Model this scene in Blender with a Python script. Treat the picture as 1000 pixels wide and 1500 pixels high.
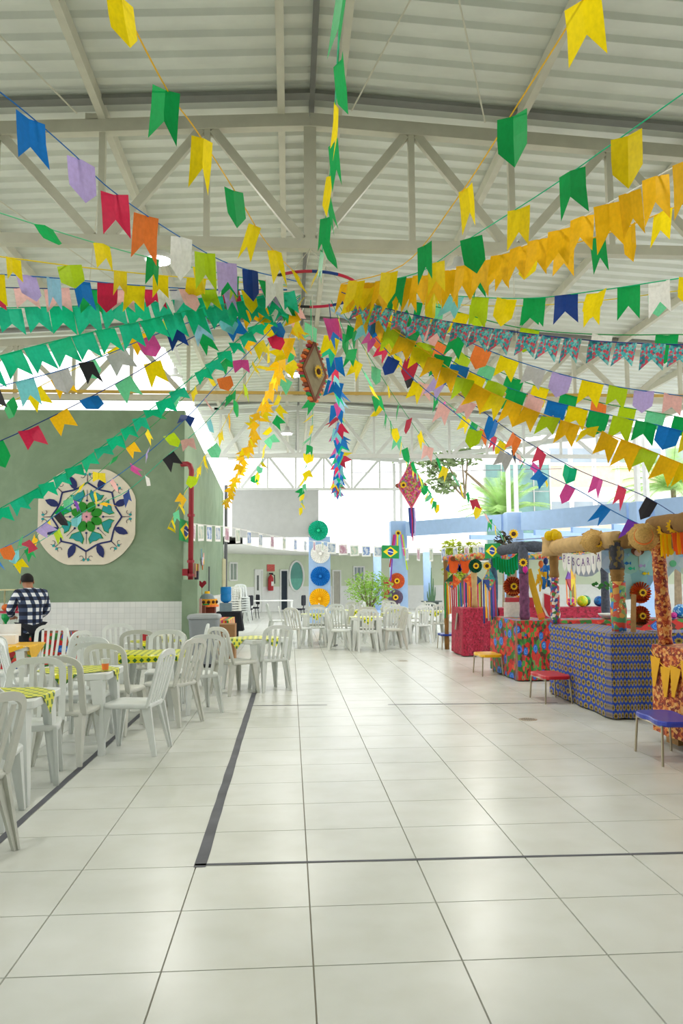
import bpy, bmesh, math, random
from mathutils import Vector, Matrix, Euler
R = math.radians
random.seed(11)
for o in list(bpy.data.objects): bpy.data.objects.remove(o)
scene = bpy.context.scene
col = scene.collection

# ------------------------------------------------------------------ camera
FPX, PIT, YAW, ROLL, CH = 1167.0, .0859, .0645, .0075, 1.53
cam_d = bpy.data.cameras.new('camera'); cam = bpy.data.objects.new('camera', cam_d); col.objects.link(cam)
cam_d.sensor_fit = 'VERTICAL'; cam_d.sensor_height = 36.0; cam_d.lens = FPX / 1500 * 36
cam_d.clip_start = .05; cam_d.clip_end = 400
cam.matrix_world = (Matrix.Translation((0, 0, CH)) @ Matrix.Rotation(-YAW, 4, 'Z')
                    @ Matrix.Rotation(math.pi/2 + PIT, 4, 'X') @ Matrix.Rotation(-ROLL, 4, 'Z'))
scene.camera = cam
# ------------------------------------------------------------------ sky / exposure
w = bpy.data.worlds.new('world'); scene.world = w; w.use_nodes = True
bgn = w.node_tree.nodes['Background']
bgn.inputs[0].default_value = (.97, .985, 1.0, 1); bgn.inputs[1].default_value = 1.6
vs = scene.view_settings
vs.view_transform = 'Standard'; vs.look = 'None'; vs.gamma = 1; vs.use_curve_mapping = False
vs.exposure = 0.76
LAMP_W = 42

# ------------------------------------------------------------------ pixel helpers (direction only; depth given)
def ray(x, y):
    a, b = x-500, 750-y
    cr, sr = math.cos(ROLL), math.sin(ROLL)
    A = (a*cr+b*sr)/FPX; B = (-a*sr+b*cr)/FPX
    cp, sp = math.cos(PIT), math.sin(PIT)
    yf = cp-B*sp; z = sp+B*cp
    c, s = math.cos(YAW), math.sin(YAW)
    return Vector((A*c+yf*s, -A*s+yf*c, z))
def P(x, y, Y):
    r = ray(x, y); t = Y/r.y
    return Vector((r.x*t, Y, CH+r.z*t))
def F(x, y, z=0.0):
    r = ray(x, y); t = (z-CH)/r.z
    return Vector((r.x*t, r.y*t, z))
def project(p):
    x, y, z = p[0], p[1], p[2]-CH
    c, s = math.cos(YAW), math.sin(YAW); xr = x*c-y*s; yf = x*s+y*c
    cp, sp = math.cos(PIT), math.sin(PIT); d = yf*cp+z*sp; u = -yf*sp+z*cp
    if d < .1: return None
    a, b = FPX*xr/d, FPX*u/d; cr, sr = math.cos(ROLL), math.sin(ROLL)
    return 500+a*cr-b*sr, 750-(a*sr+b*cr), d

# ------------------------------------------------------------------ materials
def lin(h):
    h = h.lstrip('#'); v = [int(h[i:i+2], 16)/255 for i in (0, 2, 4)]
    return tuple(c/12.92 if c <= .04045 else ((c+.055)/1.055)**2.4 for c in v)+(1,)
MATS = {}
def newmat(name):
    m = bpy.data.materials.new(name); m.use_nodes = True
    nt = m.node_tree; b = nt.nodes['Principled BSDF']
    return m, nt, b
def N(nt, t, **k):
    n = nt.nodes.new(t)
    for a, v in k.items(): setattr(n, a, v)
    return n
def mat(name, hexc, rough=.6, metal=0, var=.08, scale=6, spec=.4, bump=0, transl=0, coat=0):
    """plain surface with faint procedural mottling"""
    if name in MATS: return MATS[name]
    m, nt, b = newmat(name)
    tc = N(nt, 'ShaderNodeTexCoord'); nz = N(nt, 'ShaderNodeTexNoise'); nz.inputs['Scale'].default_value = scale
    nz.inputs['Detail'].default_value = 4
    nt.links.new(tc.outputs['Object'], nz.inputs['Vector'])
    rp = N(nt, 'ShaderNodeValToRGB'); c = lin(hexc)
    rp.color_ramp.elements[0].position = .3; rp.color_ramp.elements[1].position = .7
    rp.color_ramp.elements[0].color = tuple(v*(1-var) for v in c[:3])+(1,)
    rp.color_ramp.elements[1].color = tuple(min(1, v*(1+var)) for v in c[:3])+(1,)
    nt.links.new(nz.outputs['Fac'], rp.inputs['Fac']); nt.links.new(rp.outputs['Color'], b.inputs['Base Color'])
    b.inputs['Roughness'].default_value = rough; b.inputs['Metallic'].default_value = metal
    b.inputs['Specular IOR Level'].default_value = spec
    if coat: b.inputs['Coat Weight'].default_value = coat
    if bump:
        bp = N(nt, 'ShaderNodeBump'); bp.inputs['Strength'].default_value = bump; bp.inputs['Distance'].default_value = .01
        nt.links.new(nz.outputs['Fac'], bp.inputs['Height']); nt.links.new(bp.outputs['Normal'], b.inputs['Normal'])
    if transl:
        tr = N(nt, 'ShaderNodeBsdfTranslucent'); mx = N(nt, 'ShaderNodeMixShader'); mx.inputs[0].default_value = transl
        nt.links.new(rp.outputs['Color'], tr.inputs['Color'])
        out = nt.nodes['Material Output']
        nt.links.new(b.outputs[0], mx.inputs[1]); nt.links.new(tr.outputs[0], mx.inputs[2]); nt.links.new(mx.outputs[0], out.inputs[0])
    MATS[name] = m
    return m
def emit(name, hexc, s):
    m, nt, b = newmat(name); b.inputs['Emission Color'].default_value = lin(hexc); b.inputs['Emission Strength'].default_value = s
    b.inputs['Base Color'].default_value = lin(hexc); MATS[name] = m; return m
def ramp(nt, stops, interp='CONSTANT'):
    r = N(nt, 'ShaderNodeValToRGB'); cr = r.color_ramp; cr.interpolation = interp
    while len(cr.elements) < len(stops): cr.elements.new(.5)
    for e, (p, c) in zip(cr.elements, stops): e.position = p; e.color = lin(c)
    return r
def mixc(nt, fac, a, b):
    m = N(nt, 'ShaderNodeMix', data_type='RGBA')
    for s, v in ((0, fac), (6, a), (7, b)):
        if isinstance(v, str): m.inputs[s].default_value = lin(v)
        elif isinstance(v, float): m.inputs[s].default_value = v
        else: nt.links.new(v, m.inputs[s])
    return m.outputs[2]
def mth(nt, op, a, b=None):
    m = N(nt, 'ShaderNodeMath', operation=op)
    for i, v in enumerate((a, b)):
        if v is None: continue
        if isinstance(v, (int, float)): m.inputs[i].default_value = v
        else: nt.links.new(v, m.inputs[i])
    return m.outputs[0]
def uvxy(nt, scale=1.0, coord='UV'):
    tc = N(nt, 'ShaderNodeTexCoord'); mp = N(nt, 'ShaderNodeMapping'); mp.inputs['Scale'].default_value = (scale,)*3
    nt.links.new(tc.outputs[coord], mp.inputs['Vector'])
    sp = N(nt, 'ShaderNodeSeparateXYZ'); nt.links.new(mp.outputs[0], sp.inputs[0])
    return mp.outputs[0], sp.outputs[0], sp.outputs[1], sp.outputs[2]

def mat_tile_floor():
    m, nt, b = newmat('porcelain_floor_tile')
    tc = N(nt, 'ShaderNodeTexCoord'); geo = N(nt, 'ShaderNodeNewGeometry')
    nz = N(nt, 'ShaderNodeTexNoise'); nz.inputs['Scale'].default_value = 1.1; nz.inputs['Detail'].default_value = 5
    nt.links.new(geo.outputs['Position'], nz.inputs['Vector'])
    n2 = N(nt, 'ShaderNodeTexNoise'); n2.inputs['Scale'].default_value = 3.5; n2.inputs['Detail'].default_value = 6
    nt.links.new(geo.outputs['Position'], n2.inputs['Vector'])
    r = ramp(nt, [(.3, '#d0d2ca'), (.55, '#d8dad3'), (.75, '#dddfda')], 'EASE'); nt.links.new(nz.outputs['Fac'], r.inputs['Fac'])
    r2 = ramp(nt, [(.3, '#f4f3ee'), (.65, '#ffffff')], 'EASE'); nt.links.new(n2.outputs['Fac'], r2.inputs['Fac'])
    mx = N(nt, 'ShaderNodeMix', data_type='RGBA', blend_type='MULTIPLY'); mx.inputs[0].default_value = .5
    nt.links.new(r.outputs[0], mx.inputs[6]); nt.links.new(r2.outputs[0], mx.inputs[7])
    nt.links.new(mx.outputs[2], b.inputs['Base Color'])
    rr = N(nt, 'ShaderNodeMapRange'); rr.inputs[3].default_value = .2; rr.inputs[4].default_value = .36
    b.inputs['Roughness'].default_value = .27
    b.inputs['Specular IOR Level'].default_value = .55
    return m
def mat_green_wall(name, hexa, hexb):
    m, nt, b = newmat(name)
    geo = N(nt, 'ShaderNodeNewGeometry'); nz = N(nt, 'ShaderNodeTexNoise'); nz.inputs['Scale'].default_value = .9
    nz.inputs['Detail'].default_value = 7; nz.inputs['Roughness'].default_value = .65; nz.inputs['Distortion'].default_value = .6
    nt.links.new(geo.outputs['Position'], nz.inputs['Vector'])
    r = ramp(nt, [(.32, hexa), (.68, hexb)], 'EASE'); nt.links.new(nz.outputs['Fac'], r.inputs['Fac'])
    nt.links.new(r.outputs[0], b.inputs['Base Color']); b.inputs['Roughness'].default_value = .75
    bp = N(nt, 'ShaderNodeBump'); bp.inputs['Strength'].default_value = .25; bp.inputs['Distance'].default_value = .02
    nt.links.new(nz.outputs['Fac'], bp.inputs['Height']); nt.links.new(bp.outputs[0], b.inputs['Normal'])
    return m
def mat_wall_tile(name, size=.105):
    m, nt, b = newmat(name)
    v, x, y, z = uvxy(nt, 1/size)
    bk = N(nt, 'ShaderNodeTexBrick'); bk.offset = 0; bk.inputs['Scale'].default_value = 1
    bk.inputs['Brick Width'].default_value = 1; bk.inputs['Row Height'].default_value = 1; bk.inputs['Mortar Size'].default_value = .03
    bk.inputs['Color1'].default_value = lin('#e4e6e4'); bk.inputs['Color2'].default_value = lin('#ecedea'); bk.inputs['Mortar'].default_value = lin('#d2d4d1')
    nt.links.new(v, bk.inputs['Vector']); nt.links.new(bk.outputs['Color'], b.inputs['Base Color'])
    b.inputs['Roughness'].default_value = .25
    bp = N(nt, 'ShaderNodeBump'); bp.invert = True; bp.inputs['Distance'].default_value = .003; bp.inputs['Strength'].default_value = .6
    nt.links.new(bk.outputs['Fac'], bp.inputs['Height']); nt.links.new(bp.outputs[0], b.inputs['Normal'])
    return m
def mat_check():
    m, nt, b = newmat('yellow_green_check_oilcloth')
    v, x, y, z = uvxy(nt, 1/.075)
    fx = mth(nt, 'SUBTRACT', mth(nt, 'FRACT', x), .5); fy = mth(nt, 'SUBTRACT', mth(nt, 'FRACT', y), .5)
    d = mth(nt, 'ADD', mth(nt, 'ABSOLUTE', fx), mth(nt, 'ABSOLUTE', fy))
    g = mth(nt, 'LESS_THAN', d, .36)
    nt.links.new(mixc(nt, g, '#e2e01a', '#2c6b22'), b.inputs['Base Color']); b.inputs['Roughness'].default_value = .3
    return m
def mat_sunflower():
    m, nt, b = newmat('blue_sunflower_print')
    v, x, y, z = uvxy(nt, 1/.088)
    row = mth(nt, 'FLOOR', y); xo = mth(nt, 'ADD', x, mth(nt, 'MULTIPLY', row, .5))
    fx = mth(nt, 'SUBTRACT', mth(nt, 'FRACT', xo), .5); fy = mth(nt, 'SUBTRACT', mth(nt, 'FRACT', y), .5)
    d = mth(nt, 'SQRT', mth(nt, 'ADD', mth(nt, 'MULTIPLY', fx, fx), mth(nt, 'MULTIPLY', fy, fy)))
    ang = mth(nt, 'ARCTAN2', fy, fx); wob = mth(nt, 'MULTIPLY', mth(nt, 'SINE', mth(nt, 'MULTIPLY', ang, 9)), .05)
    d2 = mth(nt, 'ADD', d, wob)
    r = ramp(nt, [(0, '#3a1c0a'), (.15, '#5c3a10'), (.18, '#9c8a34'), (.36, '#b09a42'), (.39, '#1440a8')])
    nt.links.new(d2, r.inputs['Fac'])
    nz = N(nt, 'ShaderNodeTexNoise'); nz.inputs['Scale'].default_value = 2.3; nt.links.new(v, nz.inputs['Vector'])
    dark = mth(nt, 'GREATER_THAN', nz.outputs['Fac'], .6)
    bgc = mixc(nt, mth(nt, 'MULTIPLY', dark, mth(nt, 'GREATER_THAN', d2, .39)), r.outputs[0], '#152a5c')
    nt.links.new(bgc, b.inputs['Base Color']); b.inputs['Roughness'].default_value = .7
    return m
def mat_voro(name, cols, scale, edge=None, rings=None, rough=.65, coord='UV', rnd=1.0):
    """printed cotton: cells in several colours with flower rings"""
    m, nt, b = newmat(name)
    v, x, y, z = uvxy(nt, scale, coord)
    vo = N(nt, 'ShaderNodeTexVoronoi'); vo.inputs['Scale'].default_value = 1; vo.inputs['Randomness'].default_value = rnd
    nz = N(nt, 'ShaderNodeTexNoise'); nz.inputs['Scale'].default_value = 3; nt.links.new(v, nz.inputs['Vector'])
    wv = mixc(nt, .12, v, nz.outputs['Color']); nt.links.new(wv, vo.inputs['Vector'])
    sp = N(nt, 'ShaderNodeSeparateColor'); nt.links.new(vo.outputs['Color'], sp.inputs[0])
    n = len(cols); r = ramp(nt, [(i/n, c) for i, c in enumerate(cols)]); nt.links.new(sp.outputs[0], r.inputs['Fac'])
    c = r.outputs[0]
    if rings:
        for lo, hi, h in rings:
            f = mth(nt, 'MULTIPLY', mth(nt, 'GREATER_THAN', vo.outputs['Distance'], lo), mth(nt, 'LESS_THAN', vo.outputs['Distance'], hi))
            c = mixc(nt, f, c, h)
    nt.links.new(c, b.inputs['Base Color']); b.inputs['Roughness'].default_value = rough
    return m
def mat_plaid():
    m, nt, b = newmat('navy_white_plaid_flannel')
    v, x, y, z = uvxy(nt, 1/.115, 'Object')
    xx = mth(nt, 'ADD', x, mth(nt, 'MULTIPLY', y, .8))
    a = mth(nt, 'GREATER_THAN', mth(nt, 'FRACT', xx), .5); c = mth(nt, 'GREATER_THAN', mth(nt, 'FRACT', z), .5)
    s = mth(nt, 'MULTIPLY', mth(nt, 'ADD', a, c), .5)
    r = ramp(nt, [(0, '#11182e'), (.3, '#3a4764'), (.75, '#e6e8ec')]); nt.links.new(s, r.inputs['Fac'])
    nt.links.new(r.outputs[0], b.inputs['Base Color']); b.inputs['Roughness'].default_value = .9
    return m
def mat_stripes(name, cols, scale, axis=0):
    m, nt, b = newmat(name)
    o = uvxy(nt, scale)
    r = ramp(nt, [(i/len(cols), c) for i, c in enumerate(cols)]); nt.links.new(mth(nt, 'FRACT', o[1+axis]), r.inputs['Fac'])
    nt.links.new(r.outputs[0], b.inputs['Base Color']); b.inputs['Roughness'].default_value = .6
    return m
def mat_burlap(name='burlap_sacking', h='#c6a470'):
    m, nt, b = newmat(name)
    v, x, y, z = uvxy(nt, 130)
    s = mth(nt, 'MULTIPLY', mth(nt, 'SINE', mth(nt, 'MULTIPLY', x, 3.1)), mth(nt, 'SINE', mth(nt, 'MULTIPLY', y, 3.1)))
    nz = N(nt, 'ShaderNodeTexNoise'); nz.inputs['Scale'].default_value = .08; nt.links.new(v, nz.inputs['Vector'])
    c0 = lin(h); r = N(nt, 'ShaderNodeValToRGB'); r.color_ramp.elements[0].color = tuple(q*.7 for q in c0[:3])+(1,); r.color_ramp.elements[1].color = tuple(min(1, q*1.25) for q in c0[:3])+(1,)
    nt.links.new(mth(nt, 'ADD', nz.outputs['Fac'], mth(nt, 'MULTIPLY', s, .12)), r.inputs['Fac'])
    nt.links.new(r.outputs[0], b.inputs['Base Color']); b.inputs['Roughness'].default_value = .95
    bp = N(nt, 'ShaderNodeBump'); bp.inputs['Strength'].default_value = .4; bp.inputs['Distance'].default_value = .003
    nt.links.new(s, bp.inputs['Height']); nt.links.new(bp.outputs[0], b.inputs['Normal'])
    return m
def mat_glass(name, hexc, alpha=.35, rough=.05):
    m, nt, b = newmat(name)
    b.inputs['Base Color'].default_value = lin(hexc); b.inputs['Roughness'].default_value = rough
    tr = N(nt, 'ShaderNodeBsdfTransparent'); tr.inputs[0].default_value = lin(hexc); mx = N(nt, 'ShaderNodeMixShader'); mx.inputs[0].default_value = alpha
    nt.links.new(tr.outputs[0], mx.inputs[1]); nt.links.new(b.outputs[0], mx.inputs[2]); nt.links.new(mx.outputs[0], nt.nodes['Material Output'].inputs[0])
    return m

M_TILE = mat_tile_floor(); M_GROUT = mat('floor_grout', '#a39d8e', .9)
M_GREEN = mat_green_wall('sage_green_wall_paint', '#7e9478', '#8fa488'); M_PALE = mat_green_wall('pale_green_wall_paint', '#d3dcc0', '#dce4ca')
M_WTILE = mat_wall_tile('white_wall_tile'); M_WHITEWALL = mat('white_wall_paint', '#eeeeea', .7, var=.03)
M_ROOF = mat('galvanised_roof_sheet', '#e2e5dc', .45, .08, var=.06, scale=2.5); M_STEEL = mat('beige_painted_steel', '#cfccba', .5, var=.05)
M_STEELW = mat('white_painted_steel', '#dedfdc', .5, var=.04); M_DARKGUT = mat('dark_gutter_metal', '#66676a', .6)
M_PLAST = mat('white_plastic', '#dfe3df', .35, var=.04, spec=.5); M_PLASTG = mat('greyed_white_plastic', '#cbccc2', .4, var=.05, spec=.5)
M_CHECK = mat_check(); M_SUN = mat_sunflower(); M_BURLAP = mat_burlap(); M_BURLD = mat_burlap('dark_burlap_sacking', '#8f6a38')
def mat_chita(name, sc):
    m, nt, b = newmat(name); v, x, y, z = uvxy(nt, sc)
    nz = N(nt, 'ShaderNodeTexNoise'); nz.inputs['Scale'].default_value = 2.2; nz.inputs['Detail'].default_value = 3; nt.links.new(v, nz.inputs['Vector'])
    wv = mixc(nt, .22, v, nz.outputs['Color'])
    v1 = N(nt, 'ShaderNodeTexVoronoi'); v1.inputs['Scale'].default_value = 3.4; nt.links.new(wv, v1.inputs['Vector'])
    s1 = N(nt, 'ShaderNodeSeparateColor'); nt.links.new(v1.outputs['Color'], s1.inputs[0])
    r1 = ramp(nt, [(0, '#c8261c'), (.18, '#2c6a22'), (.36, '#c02a1c'), (.48, '#4a2c18'), (.6, '#a81c18'), (.72, '#3f8a30'), (.86, '#6a8a4a'), (.93, '#d8482c')]); nt.links.new(s1.outputs[0], r1.inputs['Fac'])
    v2 = N(nt, 'ShaderNodeTexVoronoi'); v2.inputs['Scale'].default_value = .95; v2.inputs['Randomness'].default_value = .7; nt.links.new(wv, v2.inputs['Vector'])
    r2 = ramp(nt, [(0, '#123070'), (.09, '#1f66c8'), (.2, '#5f9ae0'), (.24, '#2458b0')]); nt.links.new(v2.outputs['Distance'], r2.inputs['Fac'])
    nt.links.new(mixc(nt, mth(nt, 'LESS_THAN', v2.outputs['Distance'], .33), r1.outputs[0], r2.outputs[0]), b.inputs['Base Color']); b.inputs['Roughness'].default_value = .6
    return m
M_CHITA = mat_chita('red_green_blue_chita_print', 6.0)
M_CHITAS = mat_voro('small_chita_print', ['#c8402e', '#4f8f5a', '#d8a04a', '#3a7ac0', '#c85a40', '#8fa860'], 22, rings=[(.0, .15, '#e4d8b8')])
M_CRIM = mat_voro('crimson_dotted_print', ['#9c1030', '#b0183c', '#a8143a', '#7f0e28', '#b82a48'], 38, rings=[(.0, .1, '#d0687a')])
M_ORFLOR = mat_voro('rust_orange_floral_print', ['#a83a14', '#7c1f10', '#c8662a', '#d8883c', '#8f2a12', '#e0a45a'], 46, rings=[(.0, .16, '#e8c07a')])
M_TURQ = mat_voro('turquoise_red_floral_paper', ['#2f8f98', '#1f5f70', '#c23a4a', '#3aa0a8', '#8f3f5a', '#6fb8b4'], 42)
M_PINKF = mat_voro('pink_floral_cloth', ['#c83a6a', '#a8324a', '#7f9a4a', '#d86a8f', '#b02850', '#8f4a9a', '#c89a5a'], 28)
M_RAINB = mat_voro('multicolour_patch_print', ['#b8283a', '#2a4f9a', '#d8d0c0', '#3f7a3a', '#c86a30', '#6a3a7a'], 30)
M_PLAID = mat_plaid(); M_TAPE = mat('dark_floor_tape', '#54565d', .6, var=.25, scale=4)
M_BLUE = mat('sky_blue_concrete_paint', '#9fbbe0', .7, var=.04); M_GREYP = mat('grey_render', '#b9bab8', .8, var=.04)
M_WOOD = mat('raw_pine_wood', '#a9814f', .7, var=.2, scale=12); M_STRAW = mat('woven_straw', '#c9a15c', .85, var=.2, scale=60, bump=.5)
M_LEAF = mat('green_leaf', '#9cc45a', .6, var=.3, scale=3, transl=.3); M_LEAFD = mat('olive_green_leaf', '#7d9062', .6, var=.3, scale=3, transl=.3)
M_LEAFY = mat('yellow_green_leaf', '#b6c23c', .6, var=.3, scale=3, transl=.3); M_PALM = mat('palm_green', '#a4c878', .6, var=.25, scale=3, transl=.3)
M_BARK = mat('bark', '#7a6a55', .9, var=.25)
M_GALV = mat('chrome_tube', '#b7ac94', .3, .7); M_SKIN = mat('skin', '#a87456', .6); M_HAIR = mat('black_hair', '#1c1816', .8)
M_DENIM = mat('dark_trousers', '#1d2028', .9); M_GREYBIN = mat('grey_bin_plastic', '#8a9094', .5, var=.04); M_REDP = mat('dark_red_pipe_paint', '#9c2a35', .45, var=.05)
M_BLACK = mat('black_cloth', '#1d1f27', .85); M_TEAL = mat('teal_window_glass', '#5f9f90', .15, var=.15, scale=1); M_GREYGL = mat('grey_window_glass', '#9aa6b0', .15, var=.1, scale=1)
M_STRAP = mat('fan_centre_brown', '#4a2a14', .8)
PAPER = {'yellow': '#f2d80a', 'gold': '#f5bd10', 'green': '#12a352', 'emerald': '#0fc08a', 'teal': '#1ebd92', 'blue': '#1273c4', 'navy': '#1c3f8c', 'red': '#d42a50', 'pink': '#f0b9b4', 'rose': '#d8509e',
         'orange': '#f2803a', 'white': '#f0eeea', 'lilac': '#b9a5dc', 'lime': '#b4d21a', 'cyan': '#7fd0d8', 'black': '#2e2c30', 'grey': '#c0bec0', 'crimson': '#b8324a', 'purple': '#7a3fb0', 'mint': '#6fcf9a', 'sky': '#9ccbe8', 'magenta': '#c8188c', 'brown': '#8a4a2a'}
def paper(c):
    if c == 'turq': return M_TURQ
    return mat(c+'_tissue_paper', PAPER[c], .45, var=.07, scale=9, transl=.5, spec=.35)
def solid(c): return mat(c+'_solid_colour', PAPER[c], .55, var=.08)

# ------------------------------------------------------------------ mesh helpers
class MB:
    def __init__(s): s.v = []; s.f = []; s.uv = None; s.smooth = False
    def add(s, vs, fs, M=None):
        b = len(s.v); s.v += [tuple(M @ Vector(q)) if M else tuple(q) for q in vs]; s.f += [tuple(b+i for i in f) for f in fs]; return s
    def box(s, c, d, M=None, taper=1.0):
        x, y, z = c; a, b, h = d[0]/2, d[1]/2, d[2]/2; t = taper
        s.add([(x-a*t, y-b*t, z-h), (x+a*t, y-b*t, z-h), (x+a*t, y+b*t, z-h), (x-a*t, y+b*t, z-h), (x-a, y-b, z+h), (x+a, y-b, z+h), (x+a, y+b, z+h), (x-a, y+b, z+h)],
              [(3, 2, 1, 0), (4, 5, 6, 7), (0, 1, 5, 4), (1, 2, 6, 5), (2, 3, 7, 6), (3, 0, 4, 7)], M); return s
    def bar(s, p, q, w, h=None, w2=None, h2=None, up=(0, 0, 1)):
        """tapered rectangular bar from p to q"""
        p, q = Vector(p), Vector(q); d = (q-p).normalized(); u = Vector(up)
        if abs(d.dot(u)) > .98: u = Vector((0, 1, 0))
        x = d.cross(u).normalized(); y = x.cross(d).normalized(); h = h or w; w2 = w2 or w; h2 = h2 or h; vs = []
        for c, a, b in ((p, w/2, h/2), (q, w2/2, h2/2)): vs += [c-x*a-y*b, c+x*a-y*b, c+x*a+y*b, c-x*a+y*b]
        s.add(vs, [(0, 1, 2, 3), (7, 6, 5, 4), (1, 0, 4, 5), (2, 1, 5, 6), (3, 2, 6, 7), (0, 3, 7, 4)]); return s
    def tube(s, pts, r, n=6, caps=True):
        pts = [Vector(p) for p in pts]; rs = r if isinstance(r, (list, tuple)) else [r]*len(pts); vs = []; fs = []
        prev = None
        for i, p in enumerate(pts):
            d = (pts[min(i+1, len(pts)-1)]-pts[max(i-1, 0)]).normalized()
            if prev is None:
                u = Vector((0, 0, 1)) if abs(d.z) < .9 else Vector((1, 0, 0)); x = d.cross(u).normalized()
            else: x = (prev-d*prev.dot(d)).normalized()
            y = d.cross(x); prev = x
            for k in range(n): a = 2*math.pi*k/n; vs.append(p+(x*math.cos(a)+y*math.sin(a))*rs[i])
        for i in range(len(pts)-1):
            for k in range(n): fs.append((i*n+k, i*n+(k+1) % n, (i+1)*n+(k+1) % n, (i+1)*n+k))
        if caps: fs += [tuple(range(n))[::-1], tuple((len(pts)-1)*n+k for k in range(n))]
        s.add(vs, fs); return s
    def lathe(s, prof, n=16, M=None, sx=1, sy=1):
        vs = []; fs = []
        for r, z in prof:
            for k in range(n): a = 2*math.pi*k/n; vs.append((r*math.cos(a)*sx, r*math.sin(a)*sy, z))
        for i in range(len(prof)-1):
            for k in range(n): fs.append((i*n+k, i*n+(k+1) % n, (i+1)*n+(k+1) % n, (i+1)*n+k))
        fs += [tuple(range(n))[::-1], tuple((len(prof)-1)*n+k for k in range(n))]
        s.add(vs, fs, M); return s
    def prism(s, poly, t, M=None):
        """poly in the xz plane, thickness t along y (front at -y)"""
        n = len(poly); vs = [(x, -t/2, z) for x, z in poly]+[(x, t/2, z) for x, z in poly]
        fs = [tuple(range(n)), tuple(range(2*n-1, n-1, -1))]+[((i+1) % n, i, n+i, n+(i+1) % n) for i in range(n)]
        s.add(vs, fs, M); return s
    def grid(s, fn, nu, nv, M=None):
        vs = [fn(i/nu, j/nv) for j in range(nv+1) for i in range(nu+1)]
        fs = [(j*(nu+1)+i, j*(nu+1)+i+1, (j+1)*(nu+1)+i+1, (j+1)*(nu+1)+i) for j in range(nv) for i in range(nu)]
        s.add(vs, fs, M); return s
    def sphere(s, c, r, n=12, m=8, sc=(1, 1, 1)):
        prof = [(max(.001, math.sin(math.pi*i/m))*r, -math.cos(math.pi*i/m)*r) for i in range(m+1)]
        s.lathe(prof, n, Matrix.Translation(c) @ Matrix.Diagonal((sc[0], sc[1], sc[2], 1))); return s
    def mesh(s, name, m, smooth=False, uv=None):
        me = bpy.data.meshes.new(name); me.from_pydata(s.v, [], s.f); me.materials.append(m)
        ul = me.uv_layers.new(name='UVMap')
        for p in me.polygons:
            if smooth: p.use_smooth = True
            nx, ny, nz = abs(p.normal.x), abs(p.normal.y), abs(p.normal.z)
            for li in p.loop_indices:
                vi = me.loops[li].vertex_index; c = me.vertices[vi].co
                if uv: ul.data[li].uv = uv[vi]
                elif nz >= nx and nz >= ny: ul.data[li].uv = (c.x, c.y)
                elif nx > ny: ul.data[li].uv = (c.y, c.z)
                else: ul.data[li].uv = (c.x, c.z)
        return me
    def build(s, name, m, parent=None, loc=None, smooth=False, uv=None, label=None):
        o = bpy.data.objects.new(name, s.mesh(name, m, smooth, uv)); col.objects.link(o)
        if parent: o.parent = parent
        if loc is not None: o.location = loc
        if label: o['label'] = label
        return o
def tag(o, label, cat, group=None, kind=None):
    o['label'] = label; o['category'] = cat
    if group: o['group'] = group
    if kind: o['kind'] = kind
    return o
def thing(name, label, cat, loc=(0, 0, 0), rz=0, group=None):
    o = bpy.data.objects.new(name, None); o.empty_display_size = .1; col.objects.link(o); o.location = loc; o.rotation_euler = (0, 0, rz)
    return tag(o, label, cat, group)
def inst(me, name, parent, M=None):
    o = bpy.data.objects.new(name, me); col.objects.link(o); o.parent = parent
    if M is not None: o.matrix_local = M
    return o
def struct(o): o['kind'] = 'structure'; return o
def copy_tree(o, parent=None):
    c = o.copy(); col.objects.link(c); c.parent = parent
    for ch in o.children: copy_tree(ch, c)
    return c
def circ(r, n, a0=0, sx=1, sz=1): return [(r*sx*math.cos(a0+2*math.pi*i/n), r*sz*math.sin(a0+2*math.pi*i/n)) for i in range(n)]
RX90 = Matrix.Rotation(math.pi/2, 4, 'X')

# ================================================================== STRUCTURE
# floor: grout bed, the 300 tiles that show largest as parts, the rest joined
fl_ = struct(MB().box((4, 21, -.03), (36, 52, .04)).build('floor', M_GROUT))
fl_['label'] = 'pale square porcelain tiles covering the hall floor'
gr = struct(MB().box((10, 60, -.09), (160, 170, .06)).build('ground', mat('pale_outdoor_concrete', '#d8d6cc', .9)))
TX, TY, X0, Y0 = .6, .583, .089, 3.32
cells = []
for i in range(-22, 32):
    for j in range(-9, 68):
        cx, cy = X0+(i+.5)*TX, Y0+(j+.5)*TY
        q = [project((cx+a*TX/2, cy+b*TY/2, 0)) for a in (-1, 1) for b in (-1, 1)]
        ar = 0
        if all(q):
            xs = [min(1000, max(0, p[0])) for p in q]; ys = [min(1500, max(0, p[1])) for p in q]
            ar = (max(xs)-min(xs))*(max(ys)-min(ys))
            if cx < -2.3 and cy > 15: ar = 0
        cells.append((ar, cx, cy))
cells.sort(reverse=True)
tile_mb = MB(); hx, hy, th = TX/2-.0017, TY/2-.0017, .01
tile_mb.add([(-hx, -hy, -th), (hx, -hy, -th), (hx, hy, -th), (-hx, hy, -th), (-hx+.002, -hy+.002, 0), (hx-.002, -hy+.002, 0), (hx-.002, hy-.002, 0), (-hx+.002, hy-.002, 0)],
            [(4, 5, 6, 7), (0, 1, 5, 4), (1, 2, 6, 5), (2, 3, 7, 6), (3, 0, 4, 7)])
tile_me = tile_mb.mesh('floor_tile', M_TILE)
rest = MB()
for k, (ar, cx, cy) in enumerate(cells):
    if k < 300 and ar > 0:
        o = inst(tile_me, 'floor_tile', fl_); o.location = (cx, cy, 0)
    else: rest.add([(x+cx, y+cy, z) for x, y, z in tile_mb.v], tile_mb.f)
o = rest.build('floor_tile_field', M_TILE, fl_); o['kind'] = 'stuff'

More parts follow.
